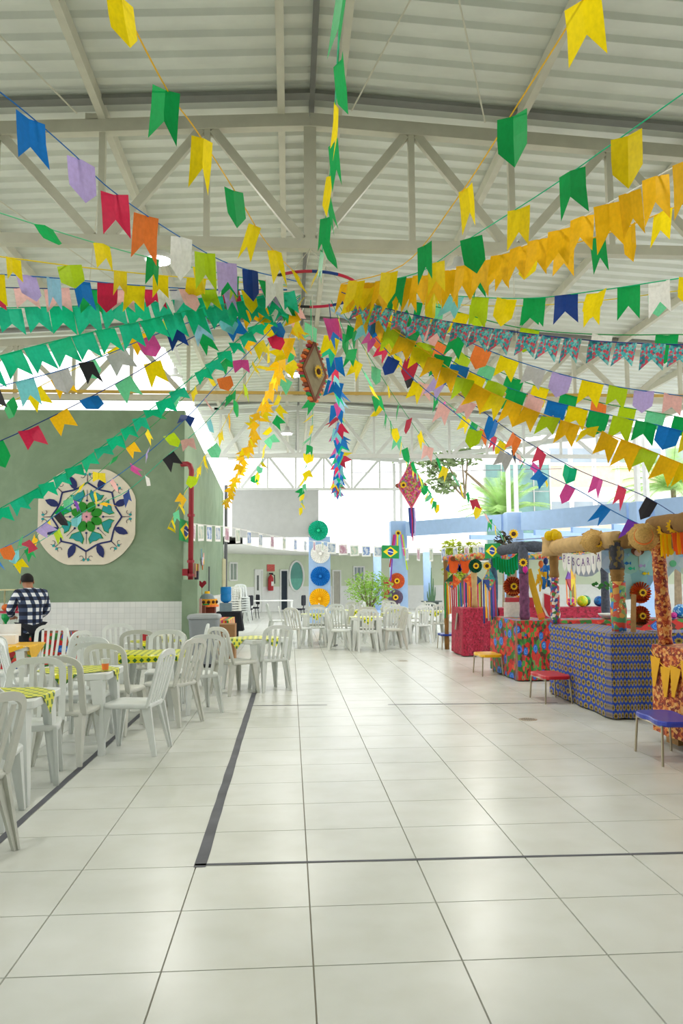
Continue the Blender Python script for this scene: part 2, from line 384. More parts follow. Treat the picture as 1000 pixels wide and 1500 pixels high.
def tape(name, label, p, q, wd, group=None):
    mb = MB(); p, q = Vector(p), Vector(q); d = (q-p).normalized(); n = Vector((-d.y, d.x, 0)); k = max(2, int((q-p).length/.25)); vs = []; fs = []
    for i in range(k+1):
        c = p.lerp(q, i/k); e = random.uniform(-.003, .003)
        vs += [c-n*(wd/2+e), c+n*(wd/2+random.uniform(-.003, .003))]
    vs = [(v.x, v.y, .0015) for v in vs]
    for i in range(k): fs.append((2*i, 2*i+2, 2*i+3, 2*i+1))
    mb.add(vs, fs); return tag(mb.build(name, M_TAPE), label, 'floor tape')
tape('floor_tape', 'long dark tape strip on the floor leading to the single table', (-.49, 4.47, 0), (-.5, 11.9, 0), .065)
tape('floor_tape', 'dark tape strip crossing the open floor from side to side', (-.52, 4.51, 0), (5.2, 4.42, 0), .03)
tape('floor_tape', 'dark tape strip under the front row of check-cloth tables', (-1.73, 1.5, 0), (-1.74, 9.6, 0), .05)
tape('floor_tape', 'faint short tape line between the single table and tile joint', (-.47, 10.05, 0), (.45, 10.0, 0), .035)
tape('floor_tape', 'thin dark tape line running to the red stool', (1.2, 9.95, 0), (3.3, 9.85, 0), .035)
arc = MB(); vs = []; fs = []
for i in range(25):
    a = R(-100+i*4.6); c = Vector((.25, 19.2, 0)); e = Vector((math.cos(a), math.sin(a), 0))
    vs += [tuple(c+e*.82+Vector((0, 0, .0015))), tuple(c+e*.88+Vector((0, 0, .0015)))]
fs = [(2*i, 2*i+1, 2*i+3, 2*i+2) for i in range(24)]
arc.add(vs, fs); tag(arc.build('floor_line', M_TAPE), 'thin dark curved court line on the floor before far tables', 'floor line')
def drain(p, r, label):
    t = thing('floor_drain', label, 'drain', (p[0], p[1], 0))
    MB().lathe([(r, .0005), (r, .003), (r*.85, .004)], 24).build('rim', M_GALV, t)
    for k in range(-3, 4): MB().box((k*r*.22, 0, .0042), (r*.07, 2*math.sqrt(max(.0004, r*r*.55-(k*r*.22)**2)), .001)).build('slot', mat('drain_slot_grey', '#5d5b55', .7), t)
drain(F(773, 1054), .1, 'round metal drain cover set in the floor near the red stool')
drain(F(590, 968), .1, 'round metal drain cover set in the floor before the far tables')

# roof: corrugated sheet with low gable (ridge along the hall)
RIDX, RZ, RS = .2, 6.24, .06
def zroof(x): return RZ-RS*abs(x-RIDX)
def xlim(y):
    lo = -10.0 if y < 15.35 else -2.45
    hi = 9.6 if y < 19.6 else 9.6+(y-19.6)/(28.9-19.6)*(4.1-9.6)
    return lo, hi
roof = MB(); per = .26; stn = []
y = -7.0
while y < 28.9:
    for f, h in ((0, 0), (.38, 0), (.5, .045), (.88, .045)): stn.append((y+f*per, h))
    y += per
vs = []; fs = []
for yy, h in stn:
    lo, hi = xlim(yy)
    for x in (lo, lo+(RIDX-lo)*.5, RIDX, RIDX+(hi-RIDX)*.5, hi): vs.append((x, yy, zroof(x)+h))
for i in range(len(stn)-1):
    for k in range(4): fs.append((i*5+k, i*5+5+k, i*5+6+k, i*5+1+k))
roof.add(vs, fs)
ceil = struct(roof.build('ceiling', M_ROOF)); ceil['label'] = 'corrugated grey metal roof sheets on a low gable'
for x in (-9.4, -7.5, -5.6, -3.7, -1.8, -.08, .48, 2.25, 4.15, 6.0, 7.9, 9.4):
    y1 = 28.7 if x > -2.4 else 15.3
    if x > 4.0: y1 = 19.6+(9.6-x)/5.5*9.3
    MB().box((x, (-7+y1)/2, zroof(x)-.075), (.07, y1+7, .13)).build('purlin', M_STEEL, ceil)
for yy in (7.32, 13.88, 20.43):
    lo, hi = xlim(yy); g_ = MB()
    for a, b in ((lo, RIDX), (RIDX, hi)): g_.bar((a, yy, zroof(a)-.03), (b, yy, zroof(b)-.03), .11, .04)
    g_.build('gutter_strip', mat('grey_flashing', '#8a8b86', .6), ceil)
MB().box((.22, 10.8, RZ-.03), (.05, 35, .05)).build('ridge_strip', mat('grey_ridge', '#7c7d79', .6), ceil)

ZB = 4.78
def truss(Y, x0, x1, label, m=M_STEEL, wd=.1):
    t = thing('roof_truss', label, 'roof truss', (RIDX, Y, ZB))
    zt = lambda x: zroof(x)-.2-ZB
    tc = MB(); c0, c1 = x0-RIDX, x1-RIDX
    pts = [c0]+([0] if c0 < 0 < c1 else [])+[c1]
    for a, b in zip(pts, pts[1:]): tc.bar((a, 0, zt(a+RIDX)), (b, 0, zt(b+RIDX)), wd, .13)
    tc.build('top_chord', m, t)
    MB().bar((c0, 0, 0), (c1, 0, 0), wd, .1).build('bottom_chord', m, t)
    k0, k1 = math.ceil(c0), math.floor(c1)
    for k in range(k0, k1+1):
        ww = .12 if k == 0 and Y < 8 else .06
        MB().bar((k, 0, .04), (k, 0, zt(k+RIDX)-.05), ww, .06).build('vertical', m, t)
    for k in range(k0, k1):
        a, b = (k, k+1)
        if k % 2 == 0: p, q = (a+.08, 0, .05), (b-.06, 0, zt(b+RIDX)-.06)
        else: p, q = (a+.06, 0, zt(a+RIDX)-.06), (b-.08, 0, .05)
        MB().bar(p, q, .06, .085).build('diagonal', m, t)
    for k in (c0+.4, -2.1, 2.0, c1-.4): MB().box((k, 0, zt(k+RIDX)+.09), (.12, .1, .06)).build('purlin_cleat', m, t)
    return t
truss(7.5, -9.8, 9.5, 'beige steel roof truss with twin centre posts, ribboned hoop hung beneath')
truss(14.05, -9.8, 9.5, 'beige steel roof truss just before the mandala wall')
truss(20.6, -2.3, 9.0, 'steel roof truss between the mandala wall and the far grey parapet', M_STEELW)
truss(28.2, -2.2, 3.9, 'white steel roof truss standing on the far grey parapet', M_STEELW)
tag(MB().bar((-9.8, 14.05, ZB+.08), (9.4, 14.05, ZB+.08), .05, .05).build('yellow_pipe', mat('ochre_pipe', '#c9a552', .5)), 'thin ochre pipe laid along the lower chord of second truss', 'pipe').location = (0, -.09, 0)
# eave beam on the oblique edge
tag(MB().bar((3.95, 28.5, zroof(4)-.2), (9.3, 20.4, zroof(9.3)-.2), .12, .14).build('eave_beam', M_STEELW), 'white steel eave beam slanting along the open roof edge', 'beam')
# tie rods
def rod(p, q, label): tag(MB().tube([p, q], .008, 5).build('tie_rod', M_STEEL), label, 'tie rod', 'cross bracing rods under the roof')
for a, b in (((-4, .6), (-2, 7.3)), ((-2.2, .6), (-3.8, 7.3)), ((-.6, .6), (1.9, 7.3)), ((2.1, .6), (.6, 7.3)), ((-3.7, 7.6), (-1.8, 13.9)), ((-1.8, 7.6), (-3.6, 13.9)), ((2.2, 7.6), (4.1, 13.9)), ((4.2, 7.6), (2.3, 13.9))):
    rod((a[0], a[1], zroof(a[0])-.17), (b[0], b[1], zroof(b[0])-.17), 'thin steel bracing rod slanting across the roof underside')

# walls
def wallbox(name, x0, x1, y0, y1, z0, z1, m, parent=None): return MB().box(((x0+x1)/2, (y0+y1)/2, (z0+z1)/2), (x1-x0, y1-y0, z1-z0)).build(name, m, parent)
wk = struct(wallbox('wall_rear_blocker', -10, 9.6, -7.2, -7.0, 0, 5.6, M_GREEN)); wk['label'] = 'unseen sage green wall added behind the viewer to dim the floor'  # unseen wall, added behind the camera to cut light on the front floor
for nm, xa, xb, y1 in (('wall_right_rear_blocker', 9.6, 9.8, 4.0), ('wall_left_rear_blocker', -10.2, -10.0, 1.0)):  # unseen side walls, put in to keep daylight off the near floor
    q = struct(wallbox(nm, xa, xb, -7.2, y1, 0, 5.62, M_GREEN)); q['label'] = 'unseen plain sage green side wall added to dim the near floor'
wl = struct(wallbox('wall_left', -10, -2.05, 15.5, 15.72, 0, 4.86, M_GREEN)); wl['label'] = 'sage green wall with white tiled base and painted mandala'
wallbox('tile_dado', -10, -2.0, 15.485, 15.5, 0, 1.16, M_WTILE, wl)
wp = MB(); x0, x1, ya, yb = -2.27, -2.05, 15.72, 24.6
wp.add([(x0, ya, 0), (x1, ya, 0), (x1, yb, 0), (x0, yb, 0), (x0, ya, 4.82), (x1, ya, 4.82), (x1, yb, 4.25), (x0, yb, 4.25)], [(3, 2, 1, 0), (4, 5, 6, 7), (0, 1, 5, 4), (1, 2, 6, 5), (2, 3, 7, 6), (3, 0, 4, 7)])
wpo = struct(wp.build('wall_passage', M_GREEN)); wpo['label'] = 'sage green side wall of the passage behind the corner'
wallbox('tile_dado', -2.05, -2.038, 15.72, 24.6, 0, 1.16, M_WTILE, wpo)
tag(MB().tube([(-1.98, 24.7, 4.5), (-1.98, 24.7, .0)], .05, 8).build('downpipe', M_DARKGUT), 'dark downpipe at the far end of the passage wall', 'pipe')
gp = tag(wallbox('corner_pillar', -2.03, -1.74, 15.18, 15.47, 0, 1.57, M_GREEN), 'short square green pillar at the wall corner beneath the red pipe', 'pillar')
# red pipe with flanges
rp_ = thing('fire_pipe', 'dark red fire pipe running down the green wall corner', 'pipe', (-1.89, 15.33, 1.57))
MB().tube([(-.2, .08, 2.22), (-.08, .02, 2.22), (-.03, 0, 2.19), (0, 0, 2.1), (0, 0, 0.0)], .05, 10).build('pipe_run', M_REDP, rp_, smooth=True)
for z in (.06, .32, 1.2): MB().lathe([(.07, z), (.07, z+.05)], 12).build('flange', M_REDP, rp_)
MB().box((-.1, -.02, .14), (.1, .08, .13)).build('valve', M_REDP, rp_)
MB().box((-.05, .1, .95), (.03, .16, .03)).build('bracket', M_BLACK, rp_)

# far parapet, columns and the curved one-storey building
par = struct(wallbox('wall_parapet', -2.05, 1.0, 28.1, 28.45, 3.08, 4.72, M_GREYP)); par['label'] = 'plain grey parapet below the far truss'
wallbox('parapet_lip', -2.05, 1.0, 28.04, 28.1, 3.08, 3.16, M_GREYP, par)
def column(name, x, y, wd, dp, ztop, label, steel=True):
    t = thing(name, label, 'column', (x, y, 0))
    MB().box((0, 0, ztop/2), (wd, dp, ztop)).build('shaft', M_BLUE, t)
    if steel:
        zt = zroof(x)-.3
        MB().box((-.12, 0, (ztop+zt)/2), (.09, .2, zt-ztop)).build('steel_post', M_STEELW, t)
        MB().box((.12, 0, (ztop+zt)/2), (.09, .2, zt-ztop)).build('steel_post', M_STEELW, t)
        MB().box((0, 0, ztop+.01), (wd*.9, dp*.9, .03)).build('base_plate', M_STEELW, t)
column('blue_column', 1.03, 28.25, .75, .4, 3.08, 'blue column carrying a stack of green white blue and yellow rosettes', False)
column('blue_column', 3.85, 28.3, .58, .5, 3.62, 'blue column carrying an orange and a grey rosette')
C2X, C3X = P(752, 800, 24.5).x, P(943, 800, 20.6).x
column('blue_column', C2X, 24.5, .5, .5, 3.6, 'blue column behind the chita-print booth with a small sunflower')
column('blue_column', C3X, 20.6, .55, .5, 3.55, 'blue column behind the burlap beams with white steel posts above')
def pbeam(a, b, z0, z1, th, label):
    d = Vector(b)-Vector(a)
    tag(MB().bar((a[0], a[1], (z0+z1)/2), (b[0], b[1], (z0+z1)/2), th, z1-z0).build('pergola_beam', M_BLUE), label, 'beam')
pbeam((4.15, 27.9), (C2X-.22, 24.8), 3.08, 3.58, .25, 'blue concrete pergola beam from the rosette column to the next')
pbeam((C2X+.22, 24.1), (C3X-.22, 20.95), 3.03, 3.58, .25, 'blue concrete pergola beam above the chita-print booth')
pbeam((C3X+.22, 20.2), (12.8, 14.2), 3.03, 3.58, .25, 'blue concrete pergola beam running out behind the orange booth')
for i in range(7):
    a = Vector((6.2+i*.75, 27.2-i*1.25)); MBo = MB().bar((a.x, a.y, 3.0), (a.x+7, a.y+3.4, 3.0), .09, .16)
    tag(MBo.build('pergola_slat', M_BLUE), 'pale blue pergola rafter behind the booths', 'rafter', 'pergola rafters')
tag(MB().tube([(6.9, 24.4, 2.75), (8.9, 20.7, 2.72)], .012, 5).build('wire', M_DARKGUT), 'dark wire strung below the pergola beam', 'wire')

def facade(pts, z0, z1, th, name, m, parent=None):
    mb = MB(); n = len(pts); vs = []
    for i, p in enumerate(pts):
        a = Vector(pts[max(0, i-1)]); b = Vector(pts[min(n-1, i+1)]); d = (b-a).normalized(); nn = Vector((-d.y, d.x))
        q = Vector(p)+nn*th
        vs += [(p[0], p[1], z0), (p[0], p[1], z1), (q.x, q.y, z1), (q.x, q.y, z0)]
    fs = []
    for i in range(n-1):
        for k in range(4): fs.append((i*4+k, i*4+4+k, i*4+4+(k+1) % 4, i*4+(k+1) % 4))
    fs += [(0, 1, 2, 3), ((n-1)*4+3, (n-1)*4+2, (n-1)*4+1, (n-1)*4)]
    mb.add(vs, fs); return mb.build(name, m, parent)
def smoothpts(pts, k=6):
    out = []
    P_ = [Vector(p) for p in pts]; P_ = [P_[0]*2-P_[1]]+P_+[P_[-1]*2-P_[-2]]
    for i in range(1, len(P_)-2):
        for j in range(k):
            t = j/k; a, b, c, d = P_[i-1:i+3]
            out.append(.5*((2*b)+(c-a)*t+(2*a-5*b+4*c-d)*t*t+(3*b-a-3*c+d)*t**3))
    out.append(P_[-2]); return out
WPTS = smoothpts([(-7, 30), (-4.4, 35.5), (-2.4, 39.2), (.2, 41.6), (3.4, 42.8), (8, 42.6), (13, 40.6), (19, 36), (25, 29)])
EPTS = smoothpts([(-1.7, 28.6), (-1.1, 31.5), (0, 35), (1.6, 37.6), (4, 38.9), (8, 38.6), (12.4, 36.6), (17, 32.5), (22, 26.5)])
wf = struct(facade(WPTS, 0, 3.3, .2, 'wall_far', M_PALE)); wf['label'] = 'curved pale green wall of the low building with white base'
def inset(pts, d):
    out = []
    for i, p in enumerate(pts):
        a = Vector(pts[max(0, i-1)]); b = Vector(pts[min(len(pts)-1, i+1)]); t = (b-a).normalized(); out.append(Vector(p)-Vector((-t.y, t.x))*d)
    return out
facade(inset(WPTS, .02), 0, 1.25, .02, 'white_base', M_WHITEWALL, wf)
# eave slab between EPTS and WPTS
sl = MB(); vs = []; n = min(len(EPTS), len(WPTS))
for i in range(n):
    e, q = EPTS[i], WPTS[i]
    vs += [(e.x, e.y, 2.86), (e.x, e.y, 3.14), (q.x, q.y+.3, 3.3), (q.x, q.y+.3, 2.86)]
fs = []
for i in range(n-1):
    for k in range(4): fs.append((i*4+k, i*4+4+k, i*4+4+(k+1) % 4, i*4+(k+1) % 4))
sl.add(vs, fs); so = struct(sl.build('ceiling_eave', M_WHITEWALL)); so['label'] = 'white curved eave of the low green building'
for i, (x, y) in enumerate(((4.15, 38.0), (6.55, 38.0), (10.2, 36.8), (14.3, 34.2))):
    t = thing('round_column', 'slender round pale blue column under the curved eave', 'column', (x, y, 0), 0, 'round columns under the curved eave')
    MB().lathe([(.19, .12), (.19, 2.86)], 20).build('shaft', M_BLUE, t, smooth=True); MB().lathe([(.24, 0), (.24, .12)], 20).build('plinth', M_BLUE, t)

def on_far(px, z=None, dy=-.05):
    """point on the far wall along the pixel column px"""
    best = None
    for i in range(len(WPTS)-1):
        a, b = WPTS[i], WPTS[i+1]; r = ray(px, 850); d = Vector((r.x, r.y))
        e = b-a; den = d.x*e.y-d.y*e.x
        if abs(den) < 1e-9: continue
        t = (a.x*e.y-a.y*e.x)/den; s = (a.x*d.y-a.y*d.x)/den
        if t > 0 and 0 <= s <= 1: best = (d*t, e.normalized())
    p, e = best; ang = math.atan2(e.y, e.x)
    return Vector((p.x, p.y, 0))-Vector((-e.y, e.x, 0))*.03, ang
def far_open(kind, px0, px1, z0, z1, m, frame=M_WHITEWALL, bars=0, n=1, label=''):
    p, a = on_far((px0+px1)/2); wd = abs(px1-px0)/FPX*p.y/max(.35, abs(math.cos(a)))
    t = bpy.data.objects.new('%s_%d' % (kind, n), None); col.objects.link(t); t.location = p; t.rotation_euler = (0, 0, a); struct(t); t['label'] = label
    f = .07
    MB().box((0, 0, (z0+z1)/2), (wd-2*f, .03, z1-z0-2*f)).build('pane' if kind == 'window' else 'leaf', m, t)
    for x in (-wd/2+f/2, wd/2-f/2): MB().box((x, -.02, (z0+z1)/2), (f, .08, z1-z0)).build('frame_side', frame, t)
    MB().box((0, -.02, z1-f/2), (wd-2*f, .08, f)).build('frame_head', frame, t)
    if kind == 'window': MB().box((0, -.03, z0+f/2), (wd-2*f, .1, f)).build('sill', frame, t)
    for k in range(bars): MB().box((-wd/2+wd*(k+1)/(bars+1), -.03, (z0+z1)/2), (.04, .04, z1-z0-2*f)).build('mullion', frame, t)
    return t, wd
far_open('window', 335, 345, 1.55, 2.45, mat('window_shade', '#9aa69a', .4), bars=1, n=1, label='narrow white framed window of the far green wall near passage')
d1, wd = far_open('door', 372, 383, 0, 2.12, M_WHITEWALL, n=1, label='closed white door with a vertical slit pane')
MB().box((-.05, -.02, 1.45), (.12, .03, .75)).build('slit_pane', mat('dark_pane', '#6b706c', .3), d1)
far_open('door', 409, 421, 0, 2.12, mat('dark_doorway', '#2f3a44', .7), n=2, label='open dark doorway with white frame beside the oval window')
far_open('door', 486, 499, 0, 2.1, mat('grey_door_paint', '#b9b5a8', .6), n=3, label='plain grey door behind the rosette column')
far_open('window', 517, 534, 1.45, 2.3, mat('window_dim', '#8f9aa0', .3), bars=2, n=2, label='white framed window with bars behind the potted bush')
far_open('door', 657, 668, 0, 2.1, M_WHITEWALL, n=4, label='pale door behind the crimson booth')
# oval window
p, a = on_far(433); t = bpy.data.objects.new('window_3', None); col.objects.link(t); t.location = p+Vector((0, 0, 1.78)); t.rotation_euler = (0, 0, a); struct(t); t['label'] = 'oval teal glass window in the green wall'
MB().prism(circ(.74, 36, sx=.55), .04).build('pane', M_TEAL, t)
MB().prism([(x, z) for x, z in circ(.72, 36, sx=.55) if z <= -.02], .06).build('lower_pane', mat('light_teal_glass', '#6fb8a4', .15), t)
ring = MB(); k = 36
for i in range(k):
    a0, a1 = 2*math.pi*i/k, 2*math.pi*(i+1)/k
    ring.bar((.43*math.cos(a0), -.03, .77*math.sin(a0)), (.43*math.cos(a1), -.03, .77*math.sin(a1)), .09, .1, up=(0, 1, 0))
ring.build('round_frame', M_WHITEWALL, t)
# hydrant box, extinguisher
p, a = on_far(570); hb = thing('hydrant_box', 'red wall hydrant box beside the rosette column', 'hydrant box', p+Vector((0, -.1, .55)), a)
MB().box((0, 0, .5), (.62, .2, 1.0)).build('cabinet', mat('bright_red_paint', '#d8323c', .5), hb); MB().box((0, -.11, .5), (.5, .02, .88)).build('door', mat('red_door_paint', '#c82a34', .5), hb); MB().box((.18, -.13, .5), (.04, .03, .12)).build('handle', M_GALV, hb)
p, a = on_far(396); fe = thing('fire_extinguisher', 'red fire extinguisher hung on the far green wall', 'extinguisher', p+Vector((0, -.22, 1.05)), a)
MR = mat('extinguisher_red', '#c03038', .4)
MB().lathe([(.12, 0), (.14, .04), (.14, .62), (.1, .72), (.05, .76), (.05, .82)], 16).build('cylinder', MR, fe, smooth=True)
MB().box((.02, 0, .86), (.22, .06, .06)).build('handle', M_BLACK, fe); MB().tube([(.06, 0, .82), (.24, 0, .78), (.26, 0, .35)], .025, 6).build('hose', M_BLACK, fe); MB().box((0, -.15, .35), (.16, .01, .22)).build('paper_label', solid('white'), fe)
tag(MB().box((0, 0, 0), (.5, .01, .35)).build('safety_sign', mat('sign_print_red', '#d8665a', .5, var=.3, scale=20), loc=p+Vector((0, 0, 2.2))), 'small red and white safety sign above the fire extinguisher', 'sign').rotation_euler = (0, 0, a)

# outside: neighbouring building, glazed block
bd = thing('neighbour_building', 'white two storey building with grey windows beyond the pergola', 'building', (21.1, 46, 0))
MB().box((0, 2, 5.2), (12, 4, 10.4)).build('facade', M_WHITEWALL, bd)
MP = mat('peach_panel', '#e6cdb4', .8)
for r_, zc in enumerate((8.2, 5.0)):
    for k in range(6):
        x = -5.2+k*1.42
        MB().box((x, -.02, zc), (1.38, .1, 2.4)).build('window_bay', M_WHITEWALL, bd)
        MB().box((x, -.08, zc+.65), (1.12, .06, .85)).build('pane', M_GREYGL, bd)
        MB().box((x, -.08, zc-.6), (1.12, .05, 1.2)).build('panel', MP, bd)
        MB().box((x, -.13, zc+.05), (1.4, .1, .1)).build('sill', M_WHITEWALL, bd)
gb = thing('glazed_block', 'dark teal glazed stair block beside the white building', 'building', (12.8, 44, 0))
MB().box((0, 1.5, 4.4), (3.9, 3, 8.8)).build('block', M_WHITEWALL, gb)
MGL = mat('dark_reflective_glass', '#6f9590', .08, var=.35, scale=.7)
for i in range(4):
    for j in range(4):
        MB().box((-1.38+i*.92, -.04, 2.6+j*1.55), (.86, .06, 1.48)).build('pane', MGL, gb)
for i in range(5): MB().box((-1.84+i*.92, -.08, 4.95), (.05, .08, 6.2)).build('mullion', M_GREYP, gb)
tag(MB().tube([(2.5, 44, 7.5), (14, 40, 7.2)], .02, 5).build('power_line', M_DARKGUT), 'thin power line crossing the white sky', 'wire')

# ================================================================== CEILING LAMPS
M_LED = emit('led_emitter', '#ffffff', 14); M_LAMPB = mat('lamp_housing_white', '#e8e8e8', .4)
lamp_spots = [(P(232, 383, 10), 'round white high-bay ceiling lamp lit above the blue-string bunting'), (P(672, 402, 10.2), 'round white high-bay ceiling lamp lit behind the gold bunting'),
              (P(432, 550, 16.4), 'round white high-bay ceiling lamp lit beside the brown lantern'), (P(690, 572, 16.6), 'round white high-bay ceiling lamp lit before the third truss'),
              (P(255, 545, 16.6), 'round ceiling lamp lit near the roof edge above passage wall'), (P(420, 636, 23), 'small-looking round ceiling lamp lit before the far truss'),
              (P(696, 656, 23.5), 'round ceiling lamp near the slanting eave beam'),
              (Vector((-2.0, 3.6, 5.9)), 'unseen round ceiling lamp added to light the first table'), (Vector((2.4, 3.6, 5.9)), 'unseen round ceiling lamp added to light the open tiled floor')]  # last two: out of view, added along the lamp grid to light the front
for p, lab in lamp_spots:
    zt = zroof(p.x)-.02; z = min(p.z, zt-.3)
    t = thing('ceiling_lamp', lab, 'lamp', (p.x, p.y, z))
    MB().lathe([(.17, .015), (.19, .03), (.17, .08), (.08, .12), (.07, .22), (.03, .24)], 20).build('housing', M_LAMPB, t, smooth=True)
    MB().lathe([(.15, 0), (.15, .02)], 20).build('led_disc', M_LED, t)
    MB().tube([(0, 0, .24), (0, 0, zt-z)], .012, 5).build('hanger', M_STEEL, t)
    ld = bpy.data.lights.new('lamp_light', 'AREA'); ld.shape = 'DISK'; ld.size = .3; ld.energy = LAMP_W; ld.color = (1, .97, .92)
    lo = bpy.data.objects.new('lamp_light', ld); col.objects.link(lo); lo.parent = t; lo.location = (0, 0, -.02)

# ================================================================== MANDALA PANEL
c = P(127, 757, 15.46)
md = thing('mandala_panel', 'round cream mandala panel with green flower and navy leaves on green wall', 'wall art', (c.x, 15.478, c.z))
cr_, cn = .915, 72
outl = []
for i in range(cn):
    a = 2*math.pi*i/cn; r = min(cr_/max(abs(math.cos(a)), abs(math.sin(a))), .985); outl.append((r*math.cos(a), r*math.sin(a)))
MB().prism(outl, .03).build('board', mat('cream_board', '#e6dcc8', .7, var=.05), md)
def piece(name, poly, m, a=0, off=0, lay=1, th=.006):
    q = [(x*math.cos(a)-(z+off)*math.sin(a), x*math.sin(a)+(z+off)*math.cos(a)) for x, z in poly]
    MB().prism(q, th, Matrix.Translation((0, -.018-.004*lay, 0))).build(name, m, md)
mG, mT, mN, mPk, mD = solid('green'), mat('teal_paint', '#1f9a9c', .6), mat('navy_paint', '#1f2a66', .6), mat('mandala_pink', '#e2a0ac', .6), mat('dark_plum_paint', '#4a3050', .6)
for k in range(8):
    a = math.pi/4*k
    piece('petal', circ(.095, 14, sx=.9, sz=1.1), mat('leaf_green_paint', '#1f8a1c', .6), a+math.pi/8, .2, 2)
    fan = [(0, -.12), (.11, -.02), (.12, .07), (.06, .045), (0, .06), (-.06, .045), (-.12, .07), (-.11, -.02)]
    piece('fan_edge', [(x*1.15, z*1.15) for x, z in fan], mat('leaf_green_paint', '#1f8a1c', .6), a+math.pi/8, .43, 1)
    piece('fan', fan, mT, a+math.pi/8, .43, 2)
    leaf = [(0, -.15), (.055, -.07), (.07, 0), (.05, .08), (0, .15), (-.05, .08), (-.07, 0), (-.055, -.07)]
    piece('leaf', leaf, mN, a+math.pi/8, .7, 2)
    piece('berry', circ(.022, 8), mN, a, .31, 2); piece('berry_stem', [(-.006, -.1), (.006, -.1), (.003, .1), (-.003, .1)], mD, a, .42, 1)
    # star outline arcs
    pts = []
    for i in range(9):
        t = i/8; aa = a+math.pi/4*t; rr = .66-.09*math.sin(math.pi*t); pts.append((rr*math.cos(aa+math.pi/2), rr*math.sin(aa+math.pi/2)))
    mb = MB()
    for p, q in zip(pts, pts[1:]): mb.bar((p[0], -.024, p[1]), (q[0], -.024, q[1]), .03, .008, up=(0, 1, 0))
    mb.build('star_outline', mN, md)
    for sgn in (-1, 1):
        sw = MB(); prev = None
        for i in range(10):
            t = i/9; ang = sgn*t*4.2; rr = .07*(1-t*.6); x = sgn*.1+rr*math.cos(ang+math.pi/2)*.9; z = .78+rr*math.sin(ang+math.pi/2)*.8
            q = Vector((x*math.cos(a)-z*math.sin(a), -.02, x*math.sin(a)+z*math.cos(a)))
            if prev: sw.bar(prev, q, .008, .006, up=(0, 1, 0))
            prev = q
        sw.build('swirl', mD, md)
        piece('curl', circ(.03, 8, sx=.8), mT, a+sgn*.05, .82, 1)
    piece('tip', [(-.01, -.1), (.01, -.1), (.004, .08), (-.004, .08)], mD, a, .74, 1)
star = [((.11 if i % 2 == 0 else .065)*math.cos(math.pi*i/8), (.11 if i % 2 == 0 else .065)*math.sin(math.pi*i/8)) for i in range(16)]
piece('centre_star', star, mPk, 0, 0, 3); piece('centre_dot', circ(.02, 10), mD, 0, 0, 4)

# ================================================================== PLASTIC CHAIR AND TABLE
def rrect(a, b, r, n=4):
    out = []
    for cx, cy, a0 in ((a-r, b-r, 0), (-a+r, b-r, 90), (-a+r, -b+r, 180), (a-r, -b+r, 270)):
        for i in range(n+1): t = R(a0+90*i/n); out.append((cx+r*math.cos(t), cy+r*math.sin(t)))
    return out
def make_chair(m):
    t = thing('plastic_chair', '', 'chair')
    s = MB(); o1 = rrect(.215, .215, .05); n = len(o1); vs = []
    for k, (sc, z) in enumerate(((.97, .405), (1, .415), (1, .435), (.95, .45), (.75, .441), (.3, .436))): vs += [(x*sc, y*sc+.01, z) for x, y in o1]
    fs = [(i+k*n, (i+1) % n+k*n, (i+1) % n+(k+1)*n, i+(k+1)*n) for k in range(5) for i in range(n)]+[tuple(5*n+i for i in range(n)), tuple(range(n))[::-1]]
    s.add(vs, fs); s.build('seat', m, t, smooth=True)
    for sx in (-1, 1):
        for (p, q) in (((sx*.185, .185, .42), (sx*.215, .235, 0)), ((sx*.185, -.175, .42), (sx*.215, -.265, 0))):
            l = MB(); p, q = Vector(p), Vector(q)
            # two flanges (L-section leg)
            l.bar(p, q, .03, .085, .018, .04, up=(0, 1, 0)); l.bar(p+Vector((-sx*.03, 0, 0)), q+Vector((-sx*.012, 0, 0)), .085, .022, .036, .018, up=(0, 1, 0))
            l.build('leg', m, t)
    pth = []
    for i in range(21):
        u = i/20*2-1; a = abs(u)
        if a > .55: k = (a-.55)/.45; x = .205*(1 if u > 0 else -1); z = .79-.37*k
        else: ang = (u/.55)*math.pi/2; x = .205*math.copysign(abs(math.sin(ang))**.75, ang); z = .79+.105*math.cos(ang)**.8
        pth.append(Vector((x, -.185-.125*((z-.42)/.47)**.9, z)))
    fr = MB()
    for i, p in enumerate(pth):
        pass
    vs = []; fs = []; n = len(pth)
    for i, p in enumerate(pth):
        d = (pth[min(i+1, n-1)]-pth[max(0, i-1)]).normalized(); out = Vector((p.x*1.3, 0, max(0, p.z-.76)*2.4+.0001)); out = (out-d*out.dot(d)).normalized(); nn = d.cross(out).normalized()
        w1 = .026
        for a, b in ((-1, -1), (1, -1), (1, 1), (-1, 1)): vs.append(p+out*w1*a+nn*.011*b)
    for i in range(n-1):
        for k in range(4): fs.append((i*4+k, i*4+(k+1) % 4, i*4+4+(k+1) % 4, i*4+4+k))
    fr.add(vs, fs); fr.build('back_frame', m, t)
    for x in (-.12, -.04, .04, .12):
        zt = .875-abs(x)*.3; sl = MB(); prev = None
        for i in range(4):
            z = .425+(zt-.425)*i/3; q = Vector((x*(.8+.2*i/3), -.185-.125*max(0, (z-.42)/.47)**.9, z))
            if prev: sl.bar(prev, q, .034, .012, up=(0, 1, 0))
            prev = q
        sl.build('slat', m, t)
    return t
